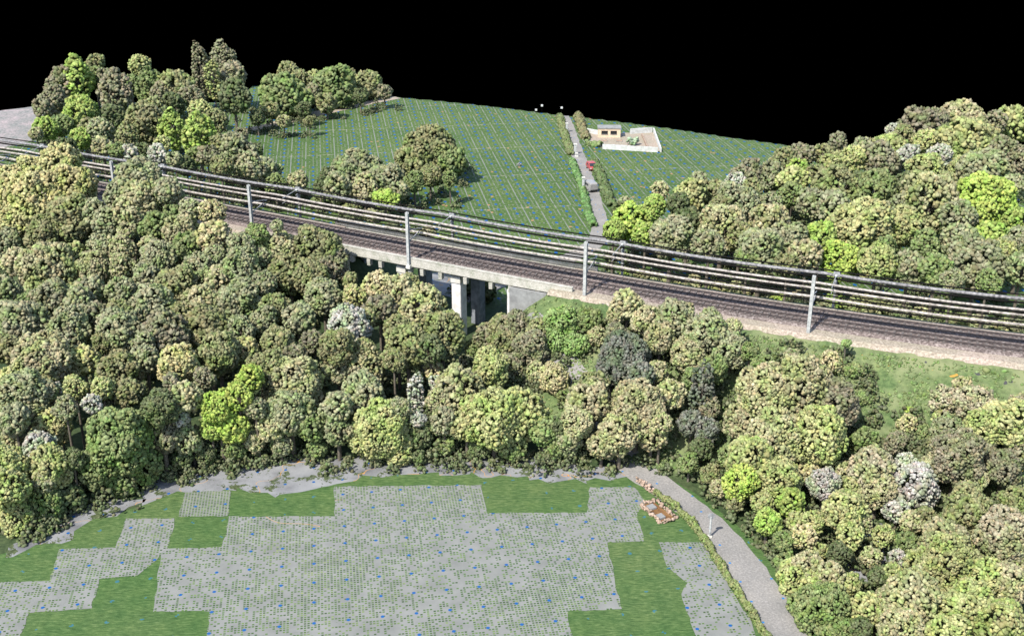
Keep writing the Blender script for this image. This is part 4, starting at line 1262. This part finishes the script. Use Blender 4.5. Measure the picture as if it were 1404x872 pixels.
# ------------------------------------------------------------------ vehicles on the hill road
def car(name, p, rz, paint, L, Wd, Hh, label, cat, van=False):
    root = empty(name, (p[0], p[1], 0.04), label, cat, rz=rz)
    prof = [(-L / 2, 0.3), (-L / 2, 0.75), (-L / 2 + 0.1, Hh * 0.62), (-L / 2 + 0.45, Hh * 0.97), (L * 0.12, Hh), (L * 0.27, Hh * 0.66), (L / 2 - 0.08, Hh * 0.54), (L / 2, 0.35)]
    if van:
        prof = [(-L / 2, 0.3), (-L / 2, Hh * 0.9), (-L / 2 + 0.15, Hh), (L * 0.24, Hh), (L * 0.36, Hh * 0.58), (L / 2 - 0.05, Hh * 0.5), (L / 2, 0.35)]
    n = len(prof); vs = []
    for sx, s in ((-Wd / 2, 1), (Wd / 2, 1)):
        for a, b in prof:
            k = 0.86 if b > Hh * 0.7 else 1.0
            vs.append((sx * k, a, b))
    fs = [tuple(range(n)), tuple(range(2 * n - 1, n - 1, -1))] + [(i, (i + 1) % n, n + (i + 1) % n, n + i) for i in range(n)]
    MB().add(vs, fs).build("body", paint, root, bevel=0.04)
    wy = L * 0.205 if not van else L * 0.31
    MB().add([(-Wd * 0.38, wy - 0.22 * Hh * 0.6, Hh * 0.955), (Wd * 0.38, wy - 0.22 * Hh * 0.6, Hh * 0.955), (Wd * 0.43, wy + 0.14 * L, Hh * 0.66), (-Wd * 0.43, wy + 0.14 * L, Hh * 0.66)], [(0, 1, 2, 3)]).build("windscreen", M['glass'], root)
    for sx in (-1, 1):
        MB().box((sx * (Wd / 2 - 0.03), -L * 0.05, Hh * 0.74), (0.1, L * 0.35, Hh * 0.2)).build("side_window", M['glass'], root)
        MB().box((sx * Wd * 0.36, L / 2 - 0.02, 0.62), (0.28, 0.1, 0.16)).build("headlight", M['chrome'], root)
        for sy in (-1, 1):
            w = MB().tube((sx * (Wd / 2 - 0.2), sy * L * 0.31, 0.3), (sx * (Wd / 2 + 0.02), sy * L * 0.31, 0.3), 0.31, n=14).build("wheel", M['tyre'], root)
            MB().tube((sx * (Wd / 2 + 0.02), sy * L * 0.31, 0.3), (sx * (Wd / 2 + 0.05), sy * L * 0.31, 0.3), 0.17, n=10).build("rim", M['steel_pale'], w)
    MB().box((0, -L / 2 - 0.01, 0.45), (Wd * 0.9, 0.1, 0.2)).build("bumper", M['tyre'], root)


car("parked_car", P(811, 232.5), math.pi + 0.2, M['red_paint'], 3.3, 1.6, 1.45, "small red car parked on the verge of the hill road", "car")
car("parked_van", P(809, 261), 0.35, M['grey_paint'], 3.6, 1.7, 1.8, "pale grey van standing on the hill road", "van", True)

# ------------------------------------------------------------------ posts and signs
def post(p, h, w, label, cap=True, name="marker_post"):
    root = empty(name, p, label, "post", "pale posts along the hill road")
    MB().box((0, 0, h / 2), (w, w * 0.6, h), 0, 0.9).build("shaft", M['steel_pale'], root, bevel=0.02)
    MB().box((0, 0, 0.12), (w * 1.5, w * 1.2, 0.24)).build("footing", M['concrete'], root)
    if cap: MB().box((0, 0, h + 0.1), (w * 1.25, w * 0.9, 0.2)).build("cap", M['concrete'], root)


post(P(777, 182), 2.0, 0.5, "tall pale post on the hill road near the skyline, uppermost of three")
post(P(788.5, 212), 2.1, 0.6, "tall pale post on the hill road below the walled yard")
post(P(790.5, 215), 0.6, 0.5, "short pale stub beside the middle post of the hill road")
post(P(799.5, 261), 2.4, 0.5, "tall white post on the hill road beside the grey van")
for (x, y, lab) in ((735, 154.5, "leftmost of three small pale boxes on stakes along the skyline"), (743, 148, "middle one of three small pale boxes on stakes along the skyline"), (770, 148, "rightmost white box on a stake, above the hill road")):
    b = P(x, 158.5 if x > 760 else 155.5)
    hh = max(0.6, (b[1] * 0 + 65 - P(x, y, 0)[2]) * 0 + (157 - y) / ppm(b) * 1.05)
    root = empty("survey_stake", b, lab, "stake", "stakes with pale boxes along the skyline")
    MB().tube((0, 0, -0.2), (0, 0, hh), 0.03).build("rod", M['dark_line'], root)
    MB().box((0, 0, hh + 0.18), (0.5, 0.4, 0.42)).build("target_box", M['white_wall'], root, bevel=0.02)

sp = P(973, 736)
root = empty("road_sign", (sp[0], sp[1], 0.03), "grey road sign seen from behind, on a white pole beside the lane", "road sign")
MB().tube((0, 0, 0), (0, 0, 2.3), 0.12, 0.10, 10).build("pole", M['steel_pale'], root)
MB().tube((0, -0.03, 2.35), (0, 0.03, 2.35), 0.34, 0.34, 20).build("sign_plate", M['steel'], root)
mb = MB(); mb.box((0, 0.06, 2.35), (0.36, 0.05, 0.06)); mb.box((0, 0.06, 2.2), (0.3, 0.05, 0.05)); mb.build("clamp", M['steel'], root)
MB().box((0, 0, 0.06), (0.4, 0.4, 0.16)).build("footing", M['concrete'], root)

# ------------------------------------------------------------------ low ruined stone pen and stone wall by the lane
def stones(a, b, h, w, seed, r=0.17):
    rng = np.random.default_rng(seed)
    A, B = P(*a), P(*b); L = np.linalg.norm(B - A); n = max(5, int(L * 30 * max(h, 0.3)))
    f = rng.uniform(0, 1, n)
    d = (B - A) / L; nn = np.array([-d[1], d[0], 0])
    C = A + (B - A) * f[:, None] + nn * rng.uniform(-w / 2, w / 2, n)[:, None]
    C[:, 2] = rng.uniform(0.05, h, n)
    V, F = clumps(C, C, rng.uniform(0.6, 1.2, n) * r, rng, False)
    return V, F


def stone_obj(name, V, F, mat, parent=None):
    me = bpy.data.meshes.new(name); fill_mesh(me, V, F, 3); return link(name, me, mat, parent)


pen = empty("stone_pen", (0, 0, 0), "low ruined pen of pink stone at the meadow corner by the hedge", "stone pen")
for k, (a, b) in enumerate((((877, 692), (904, 717)), ((900, 689), (927, 711)), ((877, 691), (898, 688)), ((906, 718), (927, 713)))):
    V, F = stones(a, b, 0.4 if k != 2 else 0.2, 0.28, 30 + k)
    stone_obj("wall", V, F, M['stone_pink'], pen)
o = sheet("earth_floor", M['brown_earth'], [(879, 692), (899, 690), (925, 711), (907, 716)], 0.045, 0.05, 41)
o.parent = pen
if "kind" in o: del o["kind"]
for i, (x, y) in enumerate(((893, 697), (905, 710))):
    p = P(x, y)
    s_ = MB().box((0, 0, 0.18), (0.85, 0.8, 0.26), 0.5, 0.96).build("stone_slab", M['slab'], bevel=0.03); s_.location = tuple(p)
    tag(s_, "grey flat slab lying inside the ruined stone pen, the %s one" % ("one near its back wall" if i == 0 else "larger one at its front"), "stone slab", "grey slabs in the pen")
V, F = stones((874, 659), (897, 678), 0.6, 0.4, 50)
tag(stone_obj("stone_wall", V, F, M['stone_pink']), "short low pink stone wall along the lane behind the hedge's end", "stone wall")
V, F = stones((708, 228), (714, 227), 0.5, 0.9, 51)
tag(stone_obj("stone_heap", V, F, M['slab']), "small heap of brown-grey stones lying in the hill field", "stone heap")
